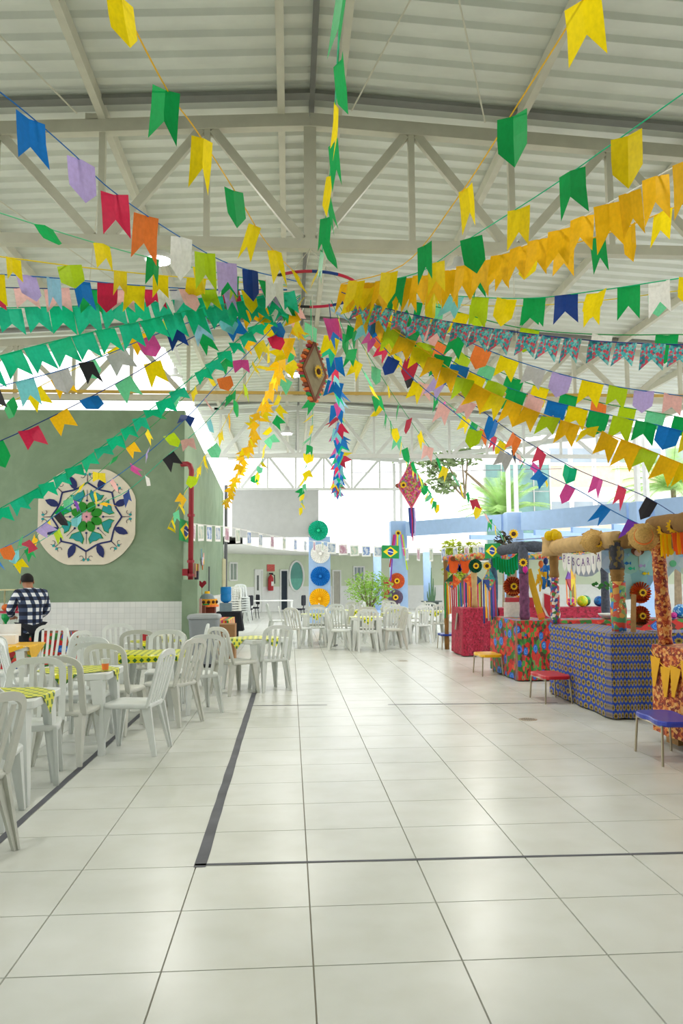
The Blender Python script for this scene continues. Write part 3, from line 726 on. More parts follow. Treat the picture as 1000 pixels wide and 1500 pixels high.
def make_table(m):
    t = thing('plastic_table', '', 'table')
    o1 = rrect(.355, .355, .05); n = len(o1); vs = []
    for sc, z in ((.965, .655), (1, .665), (1, .712), (.985, .72), (.9, .717)): vs += [(x*sc, y*sc, z) for x, y in o1]
    fs = [(i+k*n, (i+1) % n+k*n, (i+1) % n+(k+1)*n, i+(k+1)*n) for k in range(4) for i in range(n)]+[tuple(4*n+i for i in range(n)), tuple(range(n))[::-1]]
    MB().add(vs, fs).build('tabletop', m, t)
    for sx in (-1, 1):
        for sy in (-1, 1):
            l = MB(); p = Vector((sx*.29, sy*.29, .66)); q = Vector((sx*.325, sy*.325, 0))
            l.bar(p, q, .03, .13, .02, .055, up=(0, 1, 0)); l.bar(p-Vector((sx*.04, -sy*.05, 0)), q-Vector((sx*.015, -sy*.02, 0)), .11, .03, .045, .02, up=(0, 1, 0))
            l.build('leg', m, t)
    return t
ch_w = make_chair(M_PLAST); ch_g = make_chair(M_PLASTG); tb_w = make_table(M_PLAST); used = {}
def place(proto, x, y, deg, label, group, z=0):
    o = proto if not used.get(proto.name) else copy_tree(proto)
    used[proto.name] = True; o.location = (x, y, z); o.rotation_euler = (0, 0, R(deg)); o['label'] = label; o['group'] = group; return o
def cloth(x, y, deg, half, rot, label, m=M_CHECK, zt=.7225, hold=.357, group='check cloths on the plastic tables', drop=1.0):
    """square cloth turned by rot on the table top, the overhang folded down"""
    n = 28; vs = []; uv = []; c, s = math.cos(R(rot)), math.sin(R(rot))
    for j in range(n+1):
        for i in range(n+1):
            u, v = (i/n*2-1)*half, (j/n*2-1)*half; X, Y = u*c-v*s, u*s+v*c; z = zt
            ex, ey = max(0, abs(X)-hold), max(0, abs(Y)-hold); e = max(ex, ey)
            if ex > 0: X = math.copysign(hold+.008+.10*ex, X)
            if ey > 0: Y = math.copysign(hold+.008+.10*ey, Y)
            z -= e*drop*.98; z += .0015*math.sin(u*40)*math.sin(v*33) if e == 0 else 0
            vs.append((X, Y, z+.001)); uv.append((u, v))
    fs = [(j*(n+1)+i, j*(n+1)+i+1, (j+1)*(n+1)+i+1, (j+1)*(n+1)+i) for j in range(n) for i in range(n)]
    o = MB().add(vs, fs).build('table_cloth', m, loc=(x, y, 0), uv=uv); o.rotation_euler = (0, 0, R(deg))
    o.modifiers.new('thick', 'SOLIDIFY').thickness = .0012
    return tag(o, label, 'tablecloth', group)
W, G_ = ch_w, ch_g
tables = [(-2.13, 6.08, 0, 'white plastic table standing on the dark tape, nearest corner of the row', 'front'), (-1.98, 7.68, 0, 'white plastic table carrying the cup of orange drink', 'cup'),
          (-1.62, 9.42, 0, 'white plastic table with the check cloth hanging in front', 'hanging'), (-1.85, 11.2, 0, 'white plastic table nearest the mandala wall', 'wallside'),
          (-3.72, 10.95, 0, 'white plastic table laid with a yellow cloth', 'yellow'), (-.5, 11.66, 45, 'white plastic table turned cornerwise at the tape end', 'single')]
for x, y, d, lab, g in tables: place(tb_w, x, y, d, lab, 'plastic tables')
FAR = (((1.68, 17.85), 'far table standing out on the open floor'), ((.62, 19.75), 'far table before the four-rosette column'), ((2.62, 19.7), 'far table before the orange rosette column'), ((3.75, 20.9), 'far table beside the crimson booth'), ((1.7, 22.0), 'far table before the potted bush'), ((3.0, 23.2), 'far table nearest the curved wall'))
for (x, y), nm in FAR: place(tb_w, x, y, 0, 'white plastic '+nm, 'far plastic tables')
cloth(-2.13, 6.08, 0, .36, 42, 'yellow green check cloth on the table standing on the tape')
cloth(-1.98, 7.68, 0, .34, 40, 'yellow green check cloth under the cup of orange drink')
cloth(-1.62, 9.42, 0, .44, 2, 'yellow green check cloth hanging low in front of its table')
cloth(-1.85, 11.2, 0, .34, 40, 'yellow green check cloth on the table nearest the mandala wall')
cloth(-.5, 11.66, 45, .36, 47, 'yellow green check cloth with a corner hanging over the cornerwise table')
for (x, y), nm in FAR: cloth(x, y, 0, .37, 45, 'yellow green check cloth on the '+nm, group='check cloths on the far tables')
cloth(-3.72, 10.95, 0, .46, 20, 'plain yellow cloth spread on the table with white box', mat('yellow_oilcloth', '#f0c41c', .35), group=None) if False else None
yc = cloth(-3.72, 10.95, 0, .46, 20, 'plain yellow cloth spread on the table with white box', mat('yellow_oilcloth', '#f0b81c', .35)); del yc['group']
chairs = [
 (W, -2.0, 5.42, 4, 'white plastic chair with its back to the tape-side table front', 'front'), (G_, -1.9, 4.74, 70, 'white plastic chair turned sideways before the row of tables', 'front'),
 (W, -2.02, 6.5, 192, 'white plastic chair tucked under the far side of the tape-standing table', 'front'),
 (G_, -1.92, 7.2, -8, 'greyish plastic chair tucked under the table with the cup', 'cup'), (W, -1.42, 7.52, 80, 'white plastic chair pulled out on the aisle side of the cup table', 'cup'),
 (W, -2.02, 8.15, 180, 'white plastic chair facing the cup table from behind', 'cup'), (W, -2.28, 8.95, 176, 'white plastic chair standing between cup table and hanging-cloth table', 'cup'),
 (G_, -1.78, 8.5, -15, 'greyish plastic chair with curved back before the hanging check cloth', 'hanging'), (G_, -1.3, 8.95, 62, 'greyish plastic chair at the aisle corner of the hanging-cloth table', 'hanging'),
 (W, -1.1, 9.72, 25, 'white plastic chair angled on the aisle beyond the hanging-cloth table', 'hanging'), (W, -1.55, 10.05, 182, 'white plastic chair facing the hanging-cloth table from behind', 'hanging'),
 (G_, -1.98, 10.75, 6, 'greyish plastic chair backing the table nearest the mandala wall', 'wallside'), (G_, -1.5, 10.72, -10, 'greyish plastic chair at the aisle end of the wall-side table', 'wallside'),
 (W, -2.45, 11.85, 200, 'white plastic chair beyond the wall-side table facing it', 'wallside'), (W, -1.5, 11.75, 100, 'white plastic chair sideways between wall-side table and bin', 'wallside'), (W, -2.72, 11.2, -75, 'white plastic chair sideways on the person side of the wall-side table', 'wallside'),
 (W, -2.95, 10.6, 70, 'white plastic chair tilted at the end of the yellow-cloth table', 'yellow'), (W, -3.5, 11.75, 180, 'white plastic chair behind the yellow-cloth table beside the person', 'yellow'),
 (W, -3.62, 10.2, 0, 'white plastic chair with its back out at the yellow-cloth table', 'yellow'), (W, -2.95, 9.35, -60, 'white plastic chair standing loose between yellow-cloth table and cup table', 'yellow'),
 (W, -4.3, 10.9, -90, 'white plastic chair at the far left end of the yellow-cloth table', 'yellow'),
 (G_, -.76, 11.18, -48, 'white plastic chair at the cornerwise table on the bin side', 'single'), (W, -.3, 11.5, 26, 'white plastic chair at the cornerwise table through which a cloth corner shows', 'single'),
]
for pr, x, y, d, lab, g in chairs: place(pr, x, y, d, lab, 'chairs at the %s table' % g)
FG = 'chairs around the far tables'; FL = 'white plastic chair among the far tables before the rosette columns'
for k, ((x, y), nm) in enumerate(FAR):
    for dx, dy, d, sd in ((0, -.55, 0, 'open-floor side'), (0, .55, 180, 'curved-wall side'), (-.58, 0, -90, 'passage side'), (.58, 0, 90, 'booth side')):
        if k > 3 and dy < 0: continue
        place(W if random.random() < .6 else G_, x+dx+random.uniform(-.05, .05), y+dy+random.uniform(-.05, .05), d+random.uniform(-14, 14), 'white chair on the %s of the %s' % (sd, nm), FG)
for x, y, d in ((-.35, 22.4, -80), (.2, 18.75, -40), (1.15, 18.6, -20), (2.3, 18.55, 15), (3.2, 19.6, 10), (4.3, 19.9, 60), (1.05, 20.9, 150)): place(W, x, y, d, FL, FG)

# things on the tables
def cup(p, m1, label):
    t = thing('plastic_cup', label, 'cup', p)
    MB().lathe([(.028, 0), (.037, .1), (.039, .105), (.035, .1), (.027, .004)], 14).build('cup_wall', M_PLAST, t, smooth=True); MB().lathe([(.0285, .004), (.0335, .06)], 14).build('drink', m1, t)
q = F(150, 982, .725); cup((q.x+.02, q.y+.02, .726), solid('orange'), 'small plastic cup of orange drink on check cloth')
cup((-2.2, 8.0, .726), solid('white'), 'small plain white plastic cup on the check cloth')
bx_ = thing('cake_box', 'white cardboard box open on the yellow cloth', 'box', (-3.82, 11.0, .725), R(10))
MB().box((0, 0, .06), (.34, .3, .12)).build('box_body', solid('white'), bx_); MB().bar((-.17, .15, .12), (-.17, .28, .2), .005, .3, up=(0, 0, 1)).build('lid_flap', solid('white'), bx_); MB().box((.02, .19, .17), (.34, .01, .16)).build('lid', solid('white'), bx_)
bg = MB().sphere((0, 0, .07), .14, 12, 8, (1.1, .8, .5)); tag(bg.build('plastic_bag', solid('white'), loc=(-1.75, 11.25, .723), smooth=True), 'crumpled white plastic bag lying on the wall-side table', 'bag')
tag(MB().lathe([(.045, 0), (.05, .12), (.05, .125)], 14).build('red_can', solid('crimson'), loc=(-2.02, 11.3, .724)), 'small red drink can on the wall-side table', 'can')

# ================================================================== BIN
bn = thing('trash_bin', 'tall grey plastic rubbish bin with lid at the wall corner', 'bin', (-1.56, 14.75, 0))
o1 = rrect(.27, .25, .06); n = len(o1); vs = []
for sc, z in ((.78, .05), (.98, .84), (1.02, .86)): vs += [(x*sc, y*sc, z) for x, y in o1]
MB().add(vs, [(i+k*n, (i+1) % n+k*n, (i+1) % n+(k+1)*n, i+(k+1)*n) for k in range(2) for i in range(n)]+[tuple(range(n))[::-1], tuple(2*n+i for i in range(n))]).build('bin_body', M_GREYBIN, bn)
vs = []
for sc, z in ((1.07, .865), (1.08, .9), (1.0, .935), (.6, .95)): vs += [(x*sc, y*sc, z) for x, y in o1]
MB().add(vs, [(i+k*n, (i+1) % n+k*n, (i+1) % n+(k+1)*n, i+(k+1)*n) for k in range(3) for i in range(n)]+[tuple(range(n))[::-1], tuple(3*n+i for i in range(n))]).build('lid', mat('light_grey_lid', '#a3a8aa', .5), bn)
for sx in (-1, 1):
    MB().lathe([(.06, -.02), (.06, .02)], 14, Matrix.Translation((sx*.17, .19, .06)) @ Matrix.Rotation(math.pi/2, 4, 'Y')).build('wheel', M_BLACK, bn)
MB().box((0, -.2, .03), (.3, .06, .06)).build('pedal', M_BLACK, bn)

# ================================================================== PERSON
def skin(name, vs, es, rs, m, parent, root=0, sub=2):
    me = bpy.data.meshes.new(name); me.from_pydata([Vector(v) for v in vs], es, []); me.update()
    o = bpy.data.objects.new(name, me); col.objects.link(o); o.parent = parent
    me.materials.append(m)
    sk = o.modifiers.new('skin', 'SKIN'); sk.use_smooth_shade = True
    if not me.skin_vertices: me.attributes  # ensure layer
    lay = me.skin_vertices[0].data
    for i, r in enumerate(rs): lay[i].radius = (r, r) if not isinstance(r, tuple) else r
    for i in range(len(vs)): lay[i].use_root = (i == root)
    s = o.modifiers.new('sub', 'SUBSURF'); s.levels = sub; s.render_levels = sub
    return o
ps = thing('person', 'person in navy and white plaid shirt bending over the popcorn case', 'person', (-3.98, 12.62, 0), R(32))
bv = [(0, 0, .92), (0, 0, 1.08), (0, .02, 1.22), (0, .06, 1.34), (-.01, .1, 1.44), (-.02, .15, 1.51), (-.03, .17, 1.57),   # pelvis..head
      (.19, .05, 1.36), (.25, .1, 1.1), (.16, .3, .98), (.12, .38, .97),         # right arm
      (-.19, .06, 1.36), (-.26, .12, 1.12), (-.18, .33, 1.0), (-.14, .42, .99),
      (.1, 0, .86), (.11, .01, .48), (.11, -.02, .09), (.12, .1, .04),
      (-.1, 0, .86), (-.11, .02, .48), (-.11, 0, .09), (-.12, .12, .04)]
be = [(0, 1), (1, 2), (2, 3), (3, 4), (4, 5), (5, 6), (3, 7), (7, 8), (8, 9), (9, 10), (3, 11), (11, 12), (12, 13), (13, 14), (0, 15), (15, 16), (16, 17), (17, 18), (0, 19), (19, 20), (20, 21), (21, 22)]
br = [.12, .11, .12, .085, .052, .085, .09, .055, .045, .032, .03, .055, .045, .032, .03, .085, .062, .045, .04, .085, .062, .045, .04]
for sx, w0 in ((1, 10), (-1, 14)):      # five fingers per hand
    b0 = Vector(bv[w0])
    for k, (dx, l) in enumerate(((-.045*sx, .045), (-.022*sx, .075), (0, .08), (.02*sx, .075), (.036*sx, .06))):
        i0 = len(bv); bv.append(tuple(b0+Vector((dx, .045 if k else .015, .0)))); bv.append(tuple(b0+Vector((dx*1.15, .045+l*.6 if k else .05, -.012)))); bv.append(tuple(b0+Vector((dx*1.1, .045+l*.95 if k else .075, -.04))))
        be += [(w0, i0), (i0, i0+1), (i0+1, i0+2)]; br += [.0095, .0085, .007]
skin('body', bv, be, br, M_SKIN, ps)
sv = [(0, 0, .76), (0, 0, .95), (0, .01, 1.14), (0, .04, 1.3), (0, .085, 1.43), (.2, .05, 1.36), (.265, .1, 1.1), (.19, .27, 1.0), (-.2, .06, 1.36), (-.275, .12, 1.12), (-.21, .3, 1.02)]
skin('plaid_shirt', sv, [(0, 1), (1, 2), (2, 3), (3, 4), (3, 5), (5, 6), (6, 7), (3, 8), (8, 9), (9, 10)], [(.19, .155), (.19, .15), (.2, .155), (.18, .14), .078, .085, .075, .055, .085, .075, .055], M_PLAID, ps, 1)
pv = [(0, 0, .93), (.1, 0, .84), (.11, .01, .48), (.115, -.01, .1), (-.1, 0, .84), (-.11, .02, .48), (-.115, .01, .1)]
skin('trousers', pv, [(0, 1), (1, 2), (2, 3), (0, 4), (4, 5), (5, 6)], [(.17, .14), .105, .085, .07, .105, .085, .07], M_DENIM, ps)
hm = MB().sphere((-.03, .155, 1.575), .108, 16, 10, (.9, 1.02, 1.0)); hm.v = [(x, y, max(z, 1.545+(.06 if y > .2 else 0)+max(0, (y-.12))*.35)) for x, y, z in hm.v]
hm.build('hair', M_HAIR, ps, smooth=True)
MB().lathe([(.075, 1.385), (.082, 1.43), (.078, 1.455), (.07, 1.45), (.07, 1.39)], 16, Matrix.Translation((0, .085, 0))).build('collar', M_PLAID, ps, smooth=True)
for sx in (-1, 1):
    MB().sphere((-.03+sx*.098, .16, 1.545), .028, 8, 6, (.45, .8, 1.2)).build('ear', M_SKIN, ps, smooth=True)
    MB().sphere((-.03+sx*.038, .262, 1.545), .012, 8, 6).build('eye', M_BLACK, ps, smooth=True)
    so_ = MB().sphere((sx*.115, .06, .045), .06, 10, 6, (.8, 1.9, .75)); so_.build('shoe', M_BLACK, ps, smooth=True)
MB().sphere((-.03, .275, 1.52), .02, 8, 6, (.7, 1, 1.3)).build('nose', M_SKIN, ps, smooth=True); MB().box((-.03, .262, 1.485), (.05, .012, .012)).build('mouth', mat('lip', '#8a4a40', .6), ps)

# popcorn / snack case on a cloth-covered counter
ct = thing('snack_counter', 'low long table under a red and blue floral cloth by the tiled wall', 'table', (-4.92, 13.5, 0))
MB().box((0, 0, .7), (2.6, .62, .04)).build('tabletop', M_WOOD, ct)
for x in (-1.2, 1.2):
    for y in (-.26, .26): MB().box((x, y, .34), (.05, .05, .68)).build('leg', M_WOOD, ct)
def draped(name, w_, d_, h_, m, label, loc, rz=0, flare=.05, cat='tablecloth', group=None, waves=9, bottom=.02, amp=.02):
    """cloth box: flat top, hanging sides with soft folds, slightly flared"""
    per_ = []; nn = 20
    for i in range(nn): per_.append((-w_/2+w_*i/nn, -d_/2, 0, -1))
    for i in range(nn): per_.append((w_/2, -d_/2+d_*i/nn, 1, 0))
    for i in range(nn): per_.append((w_/2-w_*i/nn, d_/2, 0, 1))
    for i in range(nn): per_.append((-w_/2, d_/2-d_*i/nn, -1, 0))
    vs = []; uv = []; n = len(per_); L = 2*(w_+d_)
    for k in range(6):
        t = k/5; z = h_-(h_-bottom)*t
        for i, (x, y, nx, ny) in enumerate(per_):
            s_ = (i/n)*L; e = flare*t+amp*t*math.sin(s_*waves*2.1+math.sin(s_*3)*1.5)
            cx = e*(nx+(.5*math.copysign(1, x) if abs(abs(x)-w_/2) < 1e-6 and ny else 0)); cy = e*(ny)
            vs.append((x+cx, y+cy, z)); uv.append((s_, z))
    fs = [(k*n+i, (k+1)*n+i, (k+1)*n+(i+1) % n, k*n+(i+1) % n) for k in range(5) for i in range(n)]
    b = len(vs)
    for x, y, _, _ in per_: vs.append((x, y, h_)); uv.append((x, y))
    fs.append(tuple(b+i for i in range(n)))
    o = MB().add(vs, fs).build(name, m, loc=loc, uv=uv); o.rotation_euler = (0, 0, rz)
    return tag(o, label, cat, group)
draped('floral_cloth', 2.68, .7, .725, M_CHITA, 'red blue and green floral cloth draped over the low counter by person', (-4.92, 13.5, 0))
sc_ = thing('snack_case', 'clear popcorn case with red trim on the floral counter', 'display case', (-4.5, 13.46, .73))
GL = mat_glass('clear_acrylic', '#f2f6f2', .12)
MB().box((0, 0, .02), (.5, .4, .04)).build('base', mat('steel_base', '#9a9c9a', .4), sc_)
for x in (-.24, .24):
    for y in (-.19, .19): MB().box((x, y, .36), (.02, .02, .64)).build('post', mat('yellowed_post', '#d8cfa0', .5), sc_)
MB().box((0, 0, .69), (.52, .42, .02)).build('roof', mat('yellowed_post', '#d8cfa0', .5), sc_)
for x in (-.24, .24): MB().box((x, 0, .36), (.005, .36, .62)).build('pane', GL, sc_)
MB().box((0, .19, .36), (.46, .005, .62)).build('pane', GL, sc_)
MB().box((0, 0, .33), (.5, .4, .03)).build('shelf', solid('crimson'), sc_)
for i, (x, c_) in enumerate(((-.13, 'orange'), (.02, 'red'), (.14, 'orange'))): tag(MB().sphere((0, 0, .06), .07, 10, 6, (1, 1, .8)).build('snack_bag', solid(c_), loc=(-4.5+x, 13.4, 1.075), smooth=True), ['orange snack bag at the end of the case shelf', 'red snack bag on the case shelf', 'orange snack bag beside the red bag'][i], 'snack bag')
tag(MB().lathe([(.05, 0), (.02, .06), (.02, .12), (.07, .2), (.07, .26)], 12).build('green_goblet', solid('green'), loc=(-4.6, 13.33, .77)), 'green plastic goblet standing in the snack case', 'goblet')

# ================================================================== BUNTING
M_TURQ = mat_voro('turquoise_red_floral_flag', ['#3aa4ac', '#2a7f90', '#cf4a5a', '#4ab4ba', '#c05a78', '#7fc8c4'], 12)
FLAG = {}
def flag_mesh(shape, c, v):
    k = (shape, c, v)
    if k in FLAG: return FLAG[k]
    rnd = random.Random(hash(k) % 9999 if False else sum(map(ord, shape+c))*7+v*131)
    b = rnd.uniform(-.16, .16); b2 = rnd.uniform(-.14, .14); j = lambda s: rnd.uniform(-s, s)
    Y = lambda x, z: b*math.sin((x+.5)*3)+b2*z*z
    if shape == 'swallow': low = [(-.5+j(.05), -1+j(.06)), (j(.04), -.58), (.5+j(.05), -1+j(.06))]
    elif shape == 'point': low = [(-.48, -.68), (j(.04), -1.0), (.48, -.68)]
    elif shape == 'tri': low = [(-.16, -.8), (j(.03), -1.0), (.16, -.8)]
    else: low = [(-.5, -1), (0, -1), (.5, -1)]
    mid = .38 if shape == 'tri' else .5
    rows = [[(-.5, 0), (0, 0), (.5, 0)], [(-mid, -.42), (0, -.42), (mid, -.42)], low]
    vs = [(x, Y(x, z), z) for r in rows for x, z in r]; fs = [(0, 1, 4, 3), (1, 2, 5, 4), (3, 4, 7, 6), (4, 5, 8, 7)]
    FLAG[k] = MB().add(vs, fs).mesh('flag', M_TURQ if c == 'turq' else paper(c)); return FLAG[k]
HUB = P(455, 425, 7.3)
def interp(pts, Y0_, Y1_):
    """pixel polyline -> 3-D curve; 1/depth runs linearly along it, as for a straight line in plan"""
    L = [0]
    for a, b in zip(pts, pts[1:]): L.append(L[-1]+math.hypot(b[0]-a[0], b[1]-a[1]))
    out = []
    for l, (x, y) in zip(L, pts):
        t = l/L[-1]; Yd = 1/((1-t)/Y0_+t/Y1_); out.append(P(x, y, Yd))
    return smoothpts(out, 6)
def garland(label, pts, Y0_, Y1_, scol, pat, size=(.17, .25), gap=.1, shapes=('swallow',), swing=.25, twist=.25, start=.12, name='bunting', order='cycle', face=0.0):
    c3 = interp(pts, Y0_, Y1_)
    t = thing(name, label, 'bunting', c3[-1])
    org = c3[-1].copy()
    MB().tube([p-org for p in c3], .0045, 4).build('string', mat(scol+'_string', PAPER[scol], .6), t)
    x_, y_ = pts[0]
    if not (0 < x_ < 1000 and 0 < y_ < 1500):      # run the free end on to where it is tied, outside the frame
        a, d = c3[0], (c3[0]-c3[2]).normalized(); k = min([(l-v)/dv for v, dv, l in ((a.x, d.x, 9.6 if d.x > 0 else -10), (a.y, d.y, -7.0 if d.y < 0 else 15.5)) if abs(dv) > 1e-4])
        q = a+d*k; q.z = min(q.z, zroof(q.x)-.25)
        if q.z < 1.9: q = Vector((3.5, 5.9, 2.12)) if a.x > 0 else Vector((-3.6, 6.7, 2.25))
        if (q-a).length > .05: MB().tube([a-org, q-org], .0045, 4).build('tie_cord', mat(scol+'_string', PAPER[scol], .6), t)
    L = [0]
    for a, b in zip(c3, c3[1:]): L.append(L[-1]+(b-a).length)
    s = start; k = 0; i = 0
    while s < L[-1]-.1:
        while i < len(L)-2 and L[i+1] < s: i += 1
        f = (s-L[i])/max(1e-6, L[i+1]-L[i]); p = c3[i].lerp(c3[i+1], f); d = (c3[i+1]-c3[i]).normalized()
        if abs(d.z) > .55: d = Vector((d.x, d.y, d.z*.45)).normalized()
        if face: d = (d+Vector((math.copysign(face, d.x), 0, 0))).normalized()
        zx = (Vector((0, 0, 1))-d*d.z).normalized(); yx = zx.cross(d)
        M = Matrix((d, yx, zx)).transposed().to_4x4()
        w_ = size[0]*random.uniform(.92, 1.1); h_ = size[1]*random.uniform(.9, 1.1)
        M = Matrix.Translation(p-org) @ M @ Matrix.Rotation(random.gauss(0, swing), 4, 'X') @ Matrix.Rotation(random.gauss(0, twist), 4, 'Z') @ Matrix.Diagonal((w_, w_, h_, 1))
        cc = pat[k % len(pat)] if order == 'cycle' else random.choice(pat)
        inst(flag_mesh(shapes[(k*7+len(label)) % len(shapes)], cc, k % 3), 'flag', t, M)
        s += w_+gap*random.uniform(.7, 1.3); k += 1
    return t
pole_ = thing('bamboo_pole', 'bamboo pole on a round foot holding the low ends of bunting strings', 'pole', (-3.6, 6.7, 0))
MB().tube([(0, 0, .04), (0, 0, 2.35)], .025, 8).build('cane', M_WOOD, pole_); MB().lathe([(.22, 0), (.22, .03), (.05, .06)], 18).build('foot', M_BURLD, pole_)
hp = thing('ribbon_hoop', 'large hoop wrapped in red and blue ribbon hung under the first truss', 'hoop', HUB)
hoop = MB()
for i in range(36):
    a0, a1 = 2*math.pi*i/36, 2*math.pi*(i+1)/36
mats_h = [solid('crimson'), solid('navy'), solid('red'), solid('black')]
for k in range(12):
    a = [2*math.pi*(k+j/4)/12 for j in range(5)]
    MB().tube([(.46*math.cos(q), .46*math.sin(q), 0) for q in a], .014, 6, False).build('ribbon_wrap', mats_h[k % 4], hp)
for k in range(3):
    a = 2*math.pi*k/3+.4; MB().tube([(.46*math.cos(a), .46*math.sin(a), 0), (0, .2, ZB-HUB.z-.03)], .004, 4).build('cord', M_STEEL, hp)
mix1 = ['lime', 'lilac', 'blue', 'white', 'green', 'navy', 'orange', 'white', 'blue', 'yellow']
sw, sp_, both = ('swallow',), ('point',), ('swallow', 'point', 'swallow')
e = lambda a, b, k=.12: (a[0]+(a[0]-b[0])*k, a[1]+(a[1]-b[1])*k)
garland('blue string bunting with a big blue flag then lilac red and orange flags', [(-70, 85), (0, 135), (50, 175), (110, 228), (165, 280), (260, 345), (340, 388), (438, 413)], 3.6, 7.2, 'blue', ['blue', 'lilac', 'red', 'orange', 'white', 'lime', 'lilac', 'navy', 'white', 'green', 'sky', 'navy', 'orange', 'yellow'], (.16, .28), .22, both, .2, .2, .52, face=.9)
garland('orange string bunting with sparse yellow and green flags towards the hidden near left', [(120, -95), (175, 0), (245, 132), (290, 195), (350, 290), (390, 355), (440, 408)], 2.9, 7.1, 'gold', ['yellow', 'green', 'yellow', 'green', 'yellow', 'yellow', 'yellow'], (.14, .27), .45, both, .2, .3, .36, face=.8)
garland('teal string bunting rising straight overhead with green and yellow flags', [(505, -80), (497, 40), (488, 200), (478, 310), (468, 405)], 2.7, 7.1, 'emerald', ['green', 'green', 'yellow', 'green', 'yellow', 'green', 'green'], (.13, .25), .3, both, .2, .5, .25)
garland('orange string bunting with a big yellow flag then green and yellow flags', [(880, -60), (845, 15), (760, 150), (670, 290), (590, 388), (500, 416)], 3.0, 7.1, 'gold', ['yellow', 'green', 'yellow', 'green', 'yellow', 'yellow', 'green'], (.17, .28), .5, both, .2, .2, .2, face=.8)
garland('teal string bunting with alternating yellow and green plastic flags', [(1060, 95), (1000, 137), (890, 215), (800, 278), (690, 348), (610, 400), (520, 418)], 3.4, 7.2, 'emerald', ['yellow', 'green', 'yellow', 'green', 'yellow', 'green'], (.16, .27), .36, both, .2, .2, .62, face=.7)
garland('white string bunting of close-set gold flags with long tails', [(1080, 200), (1000, 238), (900, 293), (790, 350), (680, 390), (590, 408), (500, 418)], 3.9, 7.3, 'white', ['gold'], (.15, .28), .035, sw, .2, .15, .1, face=.7)
garland('orange string bunting of gold flags tucked behind the long-tailed gold row', [(1060, 270), (985, 305), (880, 345), (780, 372), (690, 395), (590, 412), (510, 420)], 4.6, 7.4, 'gold', ['gold', 'yellow', 'gold', 'green'], (.14, .24), .12, both, .2, .3)
garland('teal string bunting with mixed yellow white green and cyan flags running level', [(1090, 398), (1000, 407), (880, 425), (770, 437), (640, 432), (520, 422)], 5.2, 7.4, 'emerald', ['cyan', 'yellow', 'white', 'green', 'yellow', 'navy', 'green', 'yellow', 'lime'], (.17, .24), .07, both)
garland('yellow dashed string bunting with few pale flags under the roof', [(1080, 415), (1000, 425), (880, 440), (760, 448), (640, 444), (520, 425)], 6.2, 7.5, 'yellow', ['lime', 'mint', 'yellow', 'green'], (.16, .2), .3, both)
garland('green string bunting with pentagon yellow and green flags running level', [(1100, 492), (1000, 490), (880, 490), (760, 480), (650, 452), (530, 425)], 5.6, 7.4, 'green', ['yellow', 'green', 'white', 'lime', 'yellow', 'green'], (.17, .22), .42, ('point', 'swallow'))
garland('bunting of turquoise and red floral cloth flags', [(1100, 508), (1000, 505), (880, 500), (760, 487), (650, 470), (560, 450), (500, 428)], 5.4, 7.2, 'navy', ['turq'], (.165, .2), .03, sw, .12, .15, .06)
garland('blue string bunting with lilac lime and orange flags below the floral cloth row', [(1100, 592), (1000, 580), (880, 562), (760, 530), (660, 490), (570, 455), (500, 430)], 6.6, 7.5, 'blue', ['orange', 'green', 'pink', 'lilac', 'lime', 'yellow', 'lilac', 'grey', 'yellow'], (.18, .22), .07, both)
garland('blue string bunting with dense green lime and yellow flags on the booth side', [(1100, 668), (1000, 632), (880, 605), (780, 580), (690, 545), (610, 495), (520, 440)], 6.5, 7.5, 'blue', ['green', 'lime', 'yellow', 'blue', 'green', 'lime', 'green', 'yellow', 'blue', 'pink'], (.18, .21), .01, both, .15, .2)
garland('dense gold bunting descending to the booths', [(1090, 715), (1000, 680), (900, 640), (790, 605), (690, 560), (610, 505), (515, 440)], 6.3, 7.5, 'gold', ['gold', 'gold', 'yellow', 'gold', 'lime'], (.17, .22), .0, sw, .35, .3)
garland('dark green string bunting of green and lime flags just under the blue string row', [(1100, 640), (1000, 612), (880, 590), (770, 560), (670, 515), (590, 470), (510, 435)], 7.2, 7.6, 'green', ['green', 'yellow', 'green', 'mint', 'lime', 'orange'], (.17, .2), .12, both, .2, .25)
garland('blue string bunting with red blue and pink flags descending to the burlap beams', [(1080, 800), (1000, 760), (940, 725), (850, 690), (760, 640), (690, 590), (620, 540), (560, 490), (500, 440)], 8.2, 7.6, 'navy', ['cyan', 'purple', 'white', 'black', 'red', 'rose', 'emerald', 'red', 'orange', 'blue', 'pink', 'lilac', 'crimson', 'yellow'], (.15, .22), .17, both, .25, .45)
garland('blue bunting of magenta and blue streamers ending at the straw hat post', [(945, 772), (900, 750), (850, 720), (790, 690), (730, 655), (660, 600), (600, 550), (510, 450)], 7.6, 7.6, 'blue', ['purple', 'blue', 'rose', 'blue', 'grey', 'lime', 'pink', 'yellow', 'navy', 'rose', 'mint'], (.14, .2), .22, both, .6, .7)
garland('green string bunting with sparse flags slanting to the crimson booth', [(740, 790), (700, 740), (640, 670), (590, 600), (545, 530), (495, 445)], 15.5, 7.6, 'green', ['yellow', 'mint', 'yellow', 'green', 'pink', 'yellow', 'crimson', 'green'], (.15, .22), .3, both, .4, .5)
garland('green string bunting with yellow and green flags slanting past the pink kite', [(640, 740), (610, 690), (575, 625), (540, 560), (510, 500), (485, 440)], 20, 7.6, 'emerald', ['yellow', 'green', 'yellow', 'mint', 'yellow', 'green', 'green'], (.15, .24), .3, both, .4, .5)
garland('green string bunting with black pink and yellow flags behind the dense gold row', [(800, 700), (740, 650), (680, 610), (620, 560), (560, 500), (500, 440)], 13, 7.7, 'green', ['yellow', 'mint', 'rose', 'green', 'pink', 'black', 'yellow', 'red', 'orange', 'green'], (.16, .22), .16, both, .35, .4)
